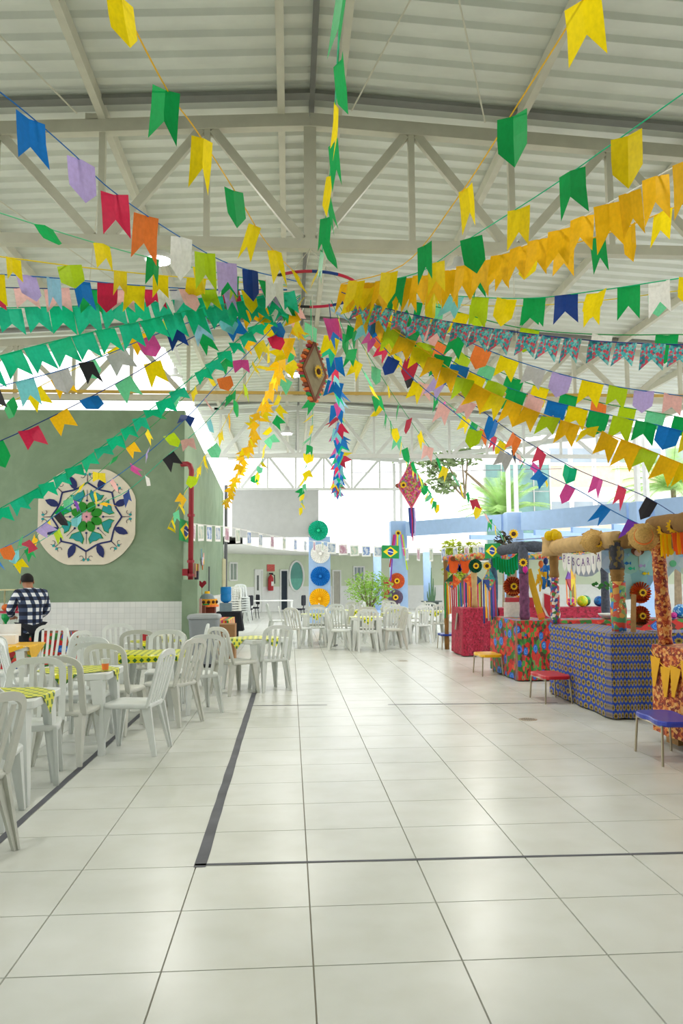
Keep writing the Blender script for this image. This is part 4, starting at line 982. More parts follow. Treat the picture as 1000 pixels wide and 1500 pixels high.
garland('multicolour streamer bunting of blue magenta and teal hanging beside the brown lantern', [(492, 720), (497, 672), (495, 620), (492, 565), (488, 510), (482, 445)], 20, 7.5, 'navy', ['blue', 'rose', 'cyan', 'red', 'blue', 'crimson', 'emerald', 'yellow', 'blue', 'rose', 'sky', 'emerald', 'blue'], (.2, .24), .05, sw, .5, 1.0)
garland('dense gold bunting running far back to the passage end', [(331, 738), (362, 655), (392, 580), (415, 520), (440, 445)], 21, 7.4, 'gold', ['gold', 'gold', 'gold', 'yellow'], (.17, .17), .05, sw, .9, .6)
garland('green bunting with small yellow and green flags in front of the far truss', [(440, 745), (448, 690), (455, 640), (458, 600), (456, 520), (455, 440)], 22, 7.6, 'emerald', ['yellow', 'yellow', 'green', 'yellow', 'green', 'mint'], (.22, .2), .6, both, .6, .9)
# left side
garland('thin teal string bunting with one green flag below the first truss', [(-70, 290), (0, 312), (110, 347), (210, 375), (330, 402), (420, 418)], 4.6, 7.2, 'mint', ['green', 'green', 'yellow', 'green', 'yellow'], (.15, .2), .33, both)
garland('yellow string bunting with sparse yellow flags beneath the ceiling lamp', [(-90, 368), (0, 376), (100, 389), (220, 402), (340, 412), (420, 420)], 5.2, 7.2, 'yellow', ['yellow', 'yellow', 'lime', 'yellow'], (.16, .17), .22, both)
garland('blue string bunting with white red pink and blue flags running level', [(-90, 398), (0, 402), (90, 408), (200, 418), (310, 424), (420, 424)], 5.4, 7.3, 'blue', ['lilac', 'yellow', 'lilac', 'sky', 'blue', 'red', 'yellow', 'white', 'pink', 'lime', 'lilac', 'yellow'], (.16, .22), .06, both, .3, .3)
garland('purple string bunting with red and pink cloth flags above the teal rows', [(-90, 418), (0, 421), (90, 423), (200, 425), (310, 425), (420, 425)], 6.1, 7.4, 'navy', ['grey', 'red', 'pink', 'pink', 'green', 'pink', 'red', 'grey'], (.19, .2), .06, sw)
garland('level bunting of dense teal flags, upper of the teal rows', [(-90, 452), (0, 451), (120, 448), (230, 442), (330, 434), (430, 428)], 6.2, 7.4, 'emerald', ['teal', 'emerald', 'teal'], (.19, .23), .01, sw, .2, .2)
garland('bunting of dense teal flags sloping up from the left, middle teal row', [(-90, 545), (0, 521), (90, 497), (200, 472), (290, 452), (430, 430)], 6.0, 7.4, 'emerald', ['emerald', 'teal'], (.19, .22), .012, sw, .2, .15)
garland('bunting of dense teal flags descending steeply across the mandala wall', [(-90, 800), (0, 745), (60, 712), (130, 668), (200, 615), (270, 562), (340, 505), (395, 460), (440, 432)], 6.8, 7.5, 'emerald', ['emerald', 'teal', 'emerald'], (.14, .125), .0, sw, .55, .45)
garland('blue string bunting with black grey cyan and navy flags', [(-90, 592), (0, 566), (80, 545), (150, 522), (215, 495), (300, 465), (430, 432)], 6.6, 7.5, 'blue', ['black', 'black', 'cyan', 'grey', 'black', 'grey', 'rose', 'navy', 'sky', 'cyan', 'gold', 'white', 'rose'], (.17, .22), .1, both, .25, .3)
garland('yellow flag bunting crossing below the black-flag row', [(-90, 625), (0, 596), (70, 560), (150, 520), (240, 470), (320, 440), (430, 430)], 7.3, 7.6, 'yellow', ['gold', 'lime', 'green', 'yellow', 'gold', 'mint', 'yellow'], (.17, .2), .12, both, .3, .4)
garland('navy string bunting with a red and a large yellow flag over the wall top', [(-90, 680), (0, 646), (60, 618), (120, 588), (200, 545), (290, 490), (430, 434)], 6.9, 7.6, 'navy', ['green', 'green', 'red', 'gold', 'blue', 'mint', 'yellow', 'white', 'green', 'blue', 'gold'], (.17, .22), .13, both, .35, .4)
garland('green string bunting with small yellow flags grazing the mandala top', [(20, 830), (90, 740), (130, 705), (190, 652), (250, 600), (310, 545), (370, 490), (440, 434)], 10.5, 7.6, 'green', ['yellow', 'green', 'gold', 'yellow', 'green', 'mint', 'yellow'], (.14, .15), .14, both, .8, .7)
garland('blue string bunting of lilac pink and navy flags over the mandala', [(-60, 830), (30, 790), (95, 745), (160, 705), (220, 660), (280, 605), (330, 550), (380, 500), (440, 436)], 9.6, 7.6, 'blue', ['red', 'pink', 'orange', 'green', 'lilac', 'black', 'purple', 'yellow', 'pink', 'rose', 'lilac', 'lime', 'navy', 'pink', 'orange', 'rose', 'yellow', 'blue'], (.15, .16), .13, both, .8, .7)
garland('teal string bunting with cyan blue and white flags low across the mandala', [(-60, 860), (10, 812), (60, 792), (130, 745), (185, 720), (240, 672), (300, 620), (350, 560), (440, 438)], 10.4, 7.6, 'teal', ['red', 'pink', 'blue', 'cyan', 'crimson', 'lime', 'cyan', 'gold', 'navy', 'white', 'black', 'pink', 'cyan', 'green', 'yellow'], (.15, .16), .2, both, .8, .7)
garland('pale string bunting of small yellow and green flags by the red pipe', [(245, 775), (262, 740), (285, 695), (318, 640), (345, 590), (380, 530), (445, 436)], 15.2, 7.6, 'yellow', ['yellow', 'yellow', 'mint', 'yellow', 'gold', 'green', 'lime'], (.2, .2), .28, both, .6, .7)
garland('white string bunting of yellow and green flags towards the parapet', [(375, 705), (385, 670), (400, 620), (410, 580), (425, 520), (448, 438)], 24, 7.6, 'white', ['yellow', 'green', 'yellow', 'yellow', 'mint'], (.25, .2), .7, both, .6, .9)

# small picture bunting with Brazilian flags across the far end
def brazil_flag(parent, M, w_=.6):
    h_ = w_*.68
    t = bpy.data.objects.new('brazil_flag', None); col.objects.link(t); t.parent = parent; t.matrix_local = M; t['label'] = 'green flag with yellow rhombus and blue disc'
    MB().prism([(-w_/2, -h_/2), (w_/2, -h_/2), (w_/2, h_/2), (-w_/2, h_/2)], .004).build('green_field', mat('flag_green', '#0f8f45', .6), t)
    MB().prism([(-w_*.43, 0), (0, -h_*.41), (w_*.43, 0), (0, h_*.41)], .004, Matrix.Translation((0, -.004, 0))).build('yellow_rhombus', mat('flag_yellow', '#f6d91a', .6), t)
    MB().prism(circ(h_*.25, 20), .004, Matrix.Translation((0, -.008, 0))).build('blue_disc', mat('flag_blue', '#1f3f9a', .6), t)
    b = MB(); prev = None
    for i in range(7):
        x = -h_*.24+h_*.48*i/6; q = Vector((x, -.0115, h_*.04*math.cos(i/6*3)+.0))
        if prev: b.bar(prev, q, h_*.06, .002, up=(0, 1, 0))
        prev = q
    b.build('white_band', solid('white'), t)
pic_m = [mat_voro('picture_print_%d' % i, cs, 16) for i, cs in enumerate((['#aab8c8', '#c8ccd0', '#7f92b0'], ['#c8a8b8', '#b88a9a', '#d8ccd0'], ['#b8c8b8', '#d0d0c0', '#a0b8a8'], ['#7f9ac8', '#c8d0e0', '#6a80b8']))]
def picture_bunting(label, pts, Y0_, Y1_, flags_at, n, size):
    c3 = interp(pts, Y0_, Y1_); t = thing('picture_bunting', label, 'bunting', c3[0]); org = c3[0]
    MB().tube([p-org for p in c3], .008, 4).build('string', mat('white_string', PAPER['white'], .6), t)
    for k in range(n):
        f = (k+.5)/n*(len(c3)-1); i = int(f); p = c3[i].lerp(c3[min(i+1, len(c3)-1)], f-i); d = c3[min(i+1, len(c3)-1)]-c3[i]; a = math.atan2(d.y, d.x)
        M = Matrix.Translation(p-org) @ Matrix.Rotation(a, 4, 'Z') @ Matrix.Rotation(random.uniform(-.1, .1), 4, 'Y')
        if k in flags_at: brazil_flag(t, M @ Matrix.Translation((0, -.02, -size*.55)), size*2.0)
        else:
            q = MB().prism([(-size/2, -size*1.1), (size/2, -size*1.1), (size/2, 0), (-size/2, 0)], .004).build('picture', solid('white'), t); q.matrix_local = M
            r_ = MB().prism([(-size*.38, -size*.95), (size*.38, -size*.95), (size*.38, -size*.12), (-size*.38, -size*.12)], .004, Matrix.Translation((0, -.004, 0))).build('print', pic_m[k % 4], q)
picture_bunting('string of small pictures and a Brazilian flag from red pipe to green rosette', [(265, 765), (300, 769), (340, 773), (390, 783), (440, 791), (478, 794)], 15.2, 26.5, (0,), 15, .3)
picture_bunting('string of small pictures and a Brazilian flag between the rosette columns', [(478, 794), (510, 798), (545, 800), (580, 801)], 26.5, 27.4, (5,), 6, .33)
picture_bunting('string of small pictures ending at the chita booth', [(588, 803), (640, 803), (690, 800), (715, 799)], 27.0, 19.0, (), 9, .36)

# lanterns / kites
def lantern(label, c, w_, h_, dep, m, edge, rz, fringe, strap):
    t = thing('diamond_lantern', label, 'lantern', c, rz)
    MB().prism([(-w_/2, 0), (0, -h_/2), (w_/2, 0), (0, h_/2)], dep).build('face', m, t)
    cor = [(-w_/2, 0), (0, -h_/2), (w_/2, 0), (0, h_/2)]
    for a, b in zip(cor, cor[1:]+cor[:1]):
        MB().bar((a[0], 0, a[1]), (b[0], 0, b[1]), .03, dep*1.1, up=(0, 1, 0)).build('edge', edge, t)
        if fringe:
            for k in range(9):
                f = (k+.5)/9; p = Vector((a[0]+(b[0]-a[0])*f, 0, a[1]+(b[1]-a[1])*f)); o_ = Vector((math.copysign(1, p.x), 0, p.z*.3)).normalized()
                MB().bar(p, p+o_*.06+Vector((0, 0, random.uniform(-.02, .02))), .03, dep*.8, .022, dep*.6, up=(0, 1, 0)).build('fringe_tab', solid(fringe[k % len(fringe)]), t)
    MB().tube([(0, 0, h_/2), (strap[0], strap[1], strap[2])], .004, 4).build('cord', M_STEEL, t)
    return t
def sunflower(loc, r, rz=0, parent=None, label=None, name='sunflower', petals=12, tilt=0, centre=M_STRAP):
    t = bpy.data.objects.new(name, None); col.objects.link(t); t.rotation_euler = (tilt, 0, rz); t.location = loc
    if parent: t.parent = parent
    else: tag(t, label, 'paper flower')
    pm = FLAG.get('petal')
    if not pm:
        FLAG['petal'] = pm = MB().add([(-.16, 0, .3), (.16, 0, .3), (.2, -.03, .65), (0, -.12, 1.0), (-.2, -.03, .65), (0, -.05, .6)], [(0, 1, 5), (1, 2, 5), (2, 3, 5), (3, 4, 5), (4, 0, 5)]).mesh('petal', mat('sunflower_yellow', '#f6c51c', .6))
    for k in range(petals): inst(pm, 'petal', t, Matrix.Rotation(2*math.pi*k/petals, 4, 'Y') @ Matrix.Diagonal((r*1.1, r, r, 1)))
    MB().lathe([(r*.42, 0), (r*.42, r*.12), (r*.2, r*.2)], 14, RX90).build('disc', centre, t)
    return t
L1 = P(458, 545, 7.4)
l1 = lantern('brown burlap diamond lantern with coloured paper fringe and a sunflower', L1, .36, .56, .05, mat_burlap('grey_burlap', '#a89a7c'), solid('brown'), R(52), ['orange', 'crimson', 'green', 'orange', 'brown'], (0, 0, HUB.z-L1.z))
sunflower((.02, -.05, 0), .07, 0, l1)
L2 = P(602, 711, 20.4)
l2 = lantern('large pink floral diamond lantern hanging with a purple tail', L2, .68, 1.2, .12, M_PINKF, mat('pink_edge', '#d8607a', .7), R(-8), None, (0, .2, ZB-L2.z))
sunflower((-.2, -.1, 0), .09, 0, l2)
for k, c_ in enumerate(('navy', 'purple', 'crimson', 'navy', 'lilac')): MB().tube([(-.06+.03*k, 0, -.58), (-.04+.03*k, .02, -.9), (-.03+.025*k, 0, -1.25-.1*(k % 3))], [.03, .035, .012], 5).build('tail_ribbon', solid(c_), l2)
for sx in (-1, 1): MB().sphere((sx*.35, 0, 0), .06, 8, 6).build('tip_tassel', solid('brown'), l2)

# rosettes on the columns
def rosette(loc, r, c1, label, parent=None, hook=None, rz=0, mid=None, pleats=28, name='paper_rosette', flower=0, group=None):
    t = thing(name, label, 'rosette', loc, rz, group)
    if parent: t.parent = parent
    vs = [(0, -.03, 0)]; n = pleats*2
    for rr in (.25, 1):
        for k in range(n): a = 2*math.pi*k/n; vs.append((r*rr*math.cos(a), (-.02 if k % 2 else .025)*(.5 if rr < 1 else 1), r*rr*math.sin(a)))
    fs = [(0, 1+(k+1) % n, 1+k) for k in range(n)]+[(1+k, 1+(k+1) % n, 1+n+(k+1) % n, 1+n+k) for k in range(n)]
    m = c1 if not isinstance(c1, str) else solid(c1)
    MB().add(vs, fs).build('pleated_disc', m, t)
    if mid: MB().lathe([(r*.16, 0), (r*.14, .03)], 14, Matrix.Translation((0, -.03, 0)) @ RX90).build('centre', solid(mid), t)
    if flower: sunflower((0, -.06, 0), flower, 0, t)
    if hook: MB().tube([(0, .02, r*.9), Vector(hook)-Vector(loc)], .004, 4).build('cord', M_STEEL, t)
    return t
for px, py, r_, c_, lab in ((466, 777, .35, 'emerald', 'emerald green paper rosette topmost on the blue column'), (469, 811, .34, 'white', 'white paper rosette second on the blue column'),
                            (469, 844, .34, 'blue', 'bright blue paper rosette on the blue column above the yellow one'), (468, 877, .36, 'gold', 'golden yellow paper rosette lowest on the blue column')):
    rosette(P(px, py, 28.02), r_, mat('teal_rosette', '#16b58f', .55) if c_ == 'emerald' else c_, lab, mid=c_)
rosette(P(581, 851, 28.0), .28, mat('orange_print_rosette', '#d8683a', .7, var=.3, scale=30), 'orange printed rosette with sunflower centre on the blue column', flower=.11, mid='brown')
rosette(P(579, 875, 28.0), .27, mat('grey_print_rosette', '#7a6a84', .7, var=.3, scale=30), 'grey violet rosette with sunflower centre on the blue column', flower=.11, mid='brown')
c = P(583, 781, 27.95); rb = thing('ribbon_cluster', 'sunflower with coloured ribbons tied on the blue column', 'ribbons', c)
sunflower((0, 0, 0), .12, 0, rb)
for k, (x, c_, l) in enumerate(((-.32, 'crimson', 1.2), (-.2, 'magenta', .8), (-.05, 'yellow', .7), (.08, 'cyan', .9), (.2, 'rose', .8), (.3, 'lime', 1.3), (-.3, 'purple', 1.7))): MB().bar((x*.5, -.02, -.05), (x, -.04, -l), .05, .006, up=(0, 1, 0)).build('ribbon', solid(c_), rb)

# ================================================================== BOOTHS
def trestle(x0, x1, y0, y1, z, label):
    t = thing('trestle_table', label, 'table', ((x0+x1)/2, (y0+y1)/2, 0)); w_, d_ = x1-x0-.08, y1-y0-.08
    MB().box((0, 0, z-.03), (w_, d_, .03)).build('tabletop', M_WOOD, t)
    for sx in (-1, 1):
        for sy in (-1, 1): MB().box((sx*(w_/2-.06), sy*(d_/2-.06), (z-.045)/2), (.06, .06, z-.045)).build('leg', M_WOOD, t)
def counter(x0, x1, y0, y1, z, m, what, lab, flare=.03, bottom=.02, amp=.015):
    trestle(x0, x1, y0, y1, z, 'wooden trestle table hidden under '+what)
    return draped('counter_cloth', x1-x0, y1-y0, z+.004, m, lab, ((x0+x1)/2, (y0+y1)/2, 0), 0, flare, bottom=bottom, amp=amp, waves=7)
counter(3.5, 4.1, 8.62, 10.65, .92, M_SUN, 'the blue sunflower cloth', 'blue cloth printed with sunflowers on the fishing-booth front counter')
counter(4.16, 5.7, 8.66, 9.2, .92, M_SUN, 'the second blue sunflower cloth', 'blue sunflower cloth on the side counter behind the rust post')
counter(3.42, 3.98, 11.95, 13.55, .9, M_CHITA, 'the chita floral cloth', 'large red green and blue flower cloth on the front counter behind yellow stool')
counter(4.04, 6.4, 11.98, 12.6, .9, M_CHITA, 'the chita side cloth', 'large flower cloth on the side counter below the balls')
counter(3.45, 4.15, 15.9, 17.0, .95, M_CRIM, 'the crimson cloth', 'crimson dotted cloth on the front counter behind blue stool')
counter(4.2, 6.6, 15.92, 16.5, .95, M_CRIM, 'the crimson side cloth', 'crimson dotted cloth on the long side counter below the balls')
counter(3.45, 4.2, 5.5, 7.5, .9, M_ORFLOR, 'the rust orange cloth', 'rust orange small-flower cloth on the counter with yellow pennants', bottom=.1)
tag(MB().prism([(-.05, -.17), (.05, -.17), (.05, .17), (-.05, .17)], .01).build('paper_tag', mat('grey_card', '#9a9484', .7), loc=(3.405, 16.35, .68)), 'narrow grey card pinned to the crimson cloth', 'card').rotation_euler = (R(8), 0, R(90))
for (x, y) in ((3.62, 7.3), (3.62, 5.7)): tag(MB().box((0, 0, .05), (.12, .12, .1)).build('wood_block', M_WOOD, loc=(x-.02, y, 0)), 'wooden foot block peeking from under the rust orange cloth', 'wood block', 'foot blocks')

def wrap(p, q, r, m, name, parent, n=9, k=10, j=.008):
    p, q = Vector(p), Vector(q); pts = [p.lerp(q, i/k) for i in range(k+1)]; rs = [r+random.uniform(-j, j) for _ in pts]
    return MB().tube(pts, rs, n).build(name, m, parent, smooth=True)
M_CREPE = mat('dark_grey_crepe', '#4c5260', .8, var=.3, scale=25, bump=.6); M_DBLUE = mat('slate_blue_crepe', '#3f5f78', .8, var=.35, scale=18, bump=.6); M_PURPL = mat('plum_wrap', '#6a3a5a', .8, var=.4, scale=16)
M_BGOLD = mat_voro('black_gold_print', ['#2a2a30', '#1f2430', '#6a5a2a', '#2f2f3f'], 30)
fb = thing('booth_frame', 'booth frame with fat burlap beams and patterned posts above sunflower cloth', 'booth frame', (3.7, 9.7, 0))
O = Vector((3.7, 9.7, 0)); ZT = 1.96
def rel(o, *a): return [Vector(p)-o for p in a]
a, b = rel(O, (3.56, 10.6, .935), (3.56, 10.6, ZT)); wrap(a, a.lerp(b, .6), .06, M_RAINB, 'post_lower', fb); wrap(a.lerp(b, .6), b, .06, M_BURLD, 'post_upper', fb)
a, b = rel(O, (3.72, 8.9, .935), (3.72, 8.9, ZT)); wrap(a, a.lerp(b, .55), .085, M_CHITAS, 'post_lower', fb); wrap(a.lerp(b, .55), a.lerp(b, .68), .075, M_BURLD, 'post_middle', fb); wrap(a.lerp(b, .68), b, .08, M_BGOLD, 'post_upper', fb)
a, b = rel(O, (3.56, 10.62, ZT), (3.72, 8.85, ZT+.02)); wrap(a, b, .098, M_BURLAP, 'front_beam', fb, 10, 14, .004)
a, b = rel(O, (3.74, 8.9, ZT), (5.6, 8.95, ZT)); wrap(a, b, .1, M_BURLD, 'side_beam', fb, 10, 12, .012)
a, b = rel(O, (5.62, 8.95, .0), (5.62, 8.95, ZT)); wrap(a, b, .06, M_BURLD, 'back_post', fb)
for p in ((3.56, 10.63, ZT), ): wrap(Vector(p)-O-Vector((.0, 0, .12)), Vector(p)-O+Vector((0, 0, .14)), .13, M_BURLAP, 'burlap_knot', fb, 9, 4, .03)
ff = thing('booth_frame', 'booth frame with dark crepe beams above the chita cloth', 'booth frame', (3.5, 12.8, 0)); O = Vector((3.5, 12.8, 0))
a, b = rel(O, (3.47, 13.5, .915), (3.47, 13.5, 2.0)); wrap(a, b, .07, M_DBLUE, 'post', ff)
a, b = rel(O, (3.57, 12.05, .915), (3.57, 12.05, 2.05)); wrap(a, a.lerp(b, .62), .075, M_PURPL, 'post_lower', ff); wrap(a.lerp(b, .62), b, .075, M_CREPE, 'post_upper', ff)
a, b = rel(O, (3.47, 13.5, 2.0), (3.57, 12.05, 2.03)); wrap(a, b, .085, M_CREPE, 'front_beam', ff, 9, 12, .015)
a, b = rel(O, (3.57, 12.05, 2.03), (5.6, 12.1, 2.0)); wrap(a, b, .085, M_CREPE, 'side_beam', ff, 9, 12, .015)
a, b = rel(O, (5.5, 13.7, 0), (5.5, 13.7, 2.0)); wrap(a, b, .075, M_CREPE, 'back_post', ff)
fr_ = thing('booth_frame', 'booth frame with burlap post and floral beams above the crimson cloth', 'booth frame', (3.7, 16.5, 0)); O = Vector((3.7, 16.5, 0))
a, b = rel(O, (3.74, 16.1, .965), (3.74, 16.1, 2.0)); wrap(a, b, .06, M_BURLAP, 'post', fr_)
a, b = rel(O, (3.45, 17.6, 2.0), (3.74, 16.1, 2.0)); wrap(a, b, .075, M_CHITAS, 'front_beam', fr_)
a, b = rel(O, (3.45, 17.6, 0), (3.45, 17.6, 2.0)); wrap(a, b, .05, M_BURLD, 'far_post', fr_)
a, b = rel(O, (3.74, 16.1, 2.0), (6.5, 16.1, 2.0)); wrap(a, b, .075, M_CHITAS, 'side_beam', fr_, 8, 14)
a, b = rel(O, (6.05, 16.85, 0), (6.05, 16.85, 2.0)); wrap(a, b, .075, M_BURLAP, 'back_post', fr_)
fo = thing('booth_frame', 'booth frame with a rust printed post above the yellow pennants', 'booth frame', (3.6, 7, 0)); O = Vector((3.6, 7, 0))
a, b = rel(O, (3.5, 7.32, .915), (3.46, 7.32, 2.0)); wrap(a, b, .066, M_ORFLOR, 'post', fo, 10, 16, .008)
a, b = rel(O, (3.47, 7.4, 2.02), (3.55, 5.5, 2.02)); wrap(a, b, .09, M_BURLD, 'front_beam', fo, 9, 12, .012)
a, b = rel(O, (3.47, 7.32, 2.0), (5.4, 7.4, 2.0)); wrap(a, b, .08, M_BURLD, 'side_beam', fo, 9, 10, .012)
a, b = rel(O, (3.56, 5.6, .915), (3.56, 5.6, 2.0)); wrap(a, b, .08, M_ORFLOR, 'post', fo)

# straw hats and flowers on the beams
def hat(loc, label, trim, r=.17, tilt=(0, 0), rz=0):
    t = thing('straw_hat', label, 'hat', loc, rz); t.rotation_euler = (tilt[0], tilt[1], rz)
    MB().lathe([(r, 0), (r*1.02, .008), (r*.62, .022), (r*.58, .06), (r*.5, .11), (r*.3, .13), (.01, .135)], 22).build('hat_body', M_STRAW, t, smooth=True)
    if trim: MB().lathe([(r*.63, .02), (r*.63, .05), (r*.6, .05), (r*.6, .02)], 22).build('band', solid(trim), t)
    for k in range(8):
        a = 2*math.pi*k/8; MB().bar((r*math.cos(a), r*math.sin(a), .004), (r*1.12*math.cos(a+.2), r*1.12*math.sin(a+.2), -.01), .015, .004).build('straw_fray', M_STRAW, t)
    return t
hat(P(869, 793, 9.15), 'straw hat tied on the burlap beam end', None, .14, (R(80), 0), R(-18))
hat(P(942, 787, 7.2), 'straw hat with orange trim on top of the rust post', 'orange', .135, (R(70), R(25)), R(-30))
for px, py, Y, r, lab in ((820, 799, 10.3, .055, 'small yellow flower at the far end of the burlap beam'), (848, 802, 9.85, .075, 'yellow flower mid way along the burlap beam'), (876, 796, 9.05, .05, 'small yellow flower beside the beam-end straw hat'),
                          (663, 792, 0, 0, ''), (972, 776, 7.1, .068, 'sunflower on the rust booth beam next to the hat'), (986, 771, 6.93, .07, 'sunflower on the rust booth beam over orange crepe'), (752, 782, 23.9, .16, 'small sunflower fixed on the blue column'),
                          (758, 801, 12.3, .075, 'yellow flower at the end of the green fringe'), (766, 824, 11.95, .07, 'yellow flower on the crepe post below the fringe'), (713, 829, 13.3, .075, 'sunflower at the foot of the fringe by slate post'),
                          (938, 866, 0, 0, '')):
    if r: sunflower(P(px, py, Y), r, R(-15), None, lab)
tul = thing('tulle_bow', 'bright yellow tulle bunch on the burlap beam knot', 'bow', P(810, 792, 10.5))
for k in range(5): MB().sphere((random.uniform(-.05, .05), random.uniform(-.05, .05), .06+random.uniform(-.03, .05)), .07, 8, 6).build('puff', paper('yellow'), tul)
def strips(name, label, cat, top, wd, n, l, cols, sag=0, ax=Vector((1, 0, 0)), sw_=.02, m=paper, taper=.6):
    t = thing(name, label, cat, top)
    for k in range(n):
        f = k/(n-1)*2-1; p = ax*(f*wd/2)+Vector((0, 0, -sag*(1-f*f)))
        q = p+ax*random.uniform(-.02, .02)+Vector((0, random.uniform(-.01, .01), -l*random.uniform(.8, 1.1)))
        s = MB(); mid_ = p.lerp(q, .5)+Vector((0, random.uniform(-.015, .015), 0)); s.bar(p, mid_, sw_, .004, up=(0, 1, 0)); s.bar(mid_, q, sw_, .004, sw_*taper, .004, up=(0, 1, 0)); s.build('strip', m(cols[k % len(cols)]), t)
    return t
c0 = P(726, 812, 13.25); c1 = P(768, 806, 12.15); ax = (c1-c0); 
strips('crepe_fringe', 'swag of bright green crepe fringe under the crepe beam', 'fringe', (c0+c1)/2+Vector((-.05, -.05, .02)), ax.length, 34, .24, ['green', 'emerald', 'green'], .14, ax.normalized(), .05)
bf = thing('brazil_banner', 'Brazilian flag pinned at the crepe beam above the green fringe', 'flag', P(726, 807, 13.2)); brazil_flag(bf, Matrix.Translation((-.07, -.05, 0)) @ Matrix.Rotation(R(-60), 4, 'Z'), .36)
strips('crepe_fringe', 'yellow crepe streamers hanging under a sunflower on rust booth', 'fringe', P(972, 783, 7.08)+Vector((0, -.03, 0)), .1, 5, .2, ['yellow', 'gold'], 0, Vector((.3, -1, 0)).normalized(), .03)
strips('crepe_fringe', 'orange crepe streamers hanging on the rust booth beam', 'fringe', P(996, 780, 6.86)+Vector((0, -.03, 0)), .2, 7, .2, ['orange', 'orange', 'gold'], 0, Vector((.3, -1, 0)).normalized(), .04)
# kites with ribbon tails at the crimson booth
def ribbon_kite(c, w_, h_, cols, tails, label, rz=0, l=.75, hook=None):
    t = thing('ribbon_kite', label, 'kite', c, rz)
    q = [[(-w_/2, 0), (0, 0), (0, h_/2)], [(0, 0), (w_/2, 0), (0, h_/2)], [(-w_/2, 0), (0, -h_/2), (0, 0)], [(0, 0), (0, -h_/2), (w_/2, 0)]]
    for p, m in zip(q, cols): MB().prism(p, .02).build('kite_panel', m, t)
    n = len(tails)
    for k, c_ in enumerate(tails):
        x = -w_*.45+w_*.9*k/(n-1); MB().bar((x, 0, -h_*.45*(1-abs(x)/(w_/2))), (x*1.05+random.uniform(-.02, .02), 0, -l*random.uniform(.85, 1.1)-.05), .03, .005, up=(0, 1, 0)).build('tail_ribbon', solid(c_), t)
    hk = (Matrix.Rotation(-rz, 3, 'Z') @ (Vector(hook)-c)) if hook else (0, 0, h_/2+.12)
    MB().tube([(0, 0, h_/2), hk], .004, 4).build('cord', M_STEEL, t)
    return t
MCH, MGRN, MOR = M_CHITAS, mat('dark_green_print', '#1f5a34', .7, var=.4, scale=25), mat_voro('orange_print', ['#e8662a', '#d84a20', '#f09040'], 24)
ribbon_kite(P(663, 852, 17.1), .36, .34, [MGRN, MOR, M_CHITAS, MOR], ['green', 'gold', 'orange', 'crimson', 'crimson', 'red', 'green', 'blue'], 'orange and green printed kite with green and red ribbon tails')
ribbon_kite(P(692, 850, 16.7), .4, .36, [MOR, M_DBLUE, MOR, solid('navy')], ['rose', 'navy', 'orange', 'gold', 'crimson', 'navy', 'yellow', 'teal', 'red', 'lime', 'brown'], 'orange and navy printed kite half behind the burlap post')
ribbon_kite(P(716, 849, 13.3), .26, .4, [M_CHITAS, mat('teal_print', '#2a8a8a', .7, var=.4, scale=25), solid('navy'), M_CHITAS], ['navy', 'gold', 'grey', 'orange', 'navy', 'purple', 'crimson'], 'slim blue and teal printed kite beside the slate post', R(25), .65, (3.44, 13.45, 2.0))
ribbon_kite(P(835, 848, 12.07), .26, .38, [solid('purple'), solid('gold'), solid('crimson'), solid('yellow')], ['orange', 'mint', 'yellow'], 'yellow and purple kite hanging behind the lettered banner', R(40), .35, (4.42, 12.07, 1.98))
for px, lab in ((664, 'orange paper owl shape hanging over the first kite'), (681, 'orange paper owl shape hanging by the green disc')):
    t = thing('paper_owl', lab, 'paper figure', P(px, 822, 16.9))
    MB().prism([(-.1, .12), (-.07, .06), (0, .04), (.07, .06), (.1, .12), (.13, -.12), (.05, -.26), (-.05, -.26), (-.13, -.12)], .01).build('body', paper('orange'), t)
    MB().prism(circ(.07, 12, sz=.8), .012, Matrix.Translation((0, -.006, .05))).build('face', solid('brown'), t)
    for sx in (-1, 1): MB().prism([(sx*.1, -.05), (sx*.18, -.18), (sx*.1, -.24)][::sx], .01, Matrix.Translation((0, -.01, 0))).build('wing', solid('navy'), t)
gd = rosette(P(696, 829, 16.0), .14, mat('bottle_green_card', '#15604a', .6), 'bottle green disc with sunflower centre above the burlap post', flower=.07, mid='gold', pleats=20)
rosette(P(751, 859, 12.9), .16, mat_voro('rust_fan_print', ['#b8401c', '#8f2a14', '#d8782f', '#c85a24'], 24), hook=(3.52, 12.9, 2.0), label='rust printed rosette with sunflower behind the chita counter', flower=.065, mid='brown', pleats=22)
rosette(P(938, 868, 8.98), .125, hook=(P(938, 868, 8.98).x, 8.98, 1.95), c1= mat_voro('red_fan_print', ['#c8281e', '#e0662a', '#a83a14', '#d8a03a', '#8f1f14'], 30), label='red and orange rosette with sunflower beside the rust post', flower=.05, mid='brown', pleats=22)
rosette(P(938, 902, 9.0), .115, hook=(P(938, 902, 9.0).x, 9.0, 1.95), c1= mat_voro('red_fan_print_b', ['#b8281e', '#d0662a', '#6a4a2a', '#c8a04a', '#a01f14'], 30), label='lower red and brown rosette with sunflower beside the rust post', flower=.045, mid='brown', pleats=22)
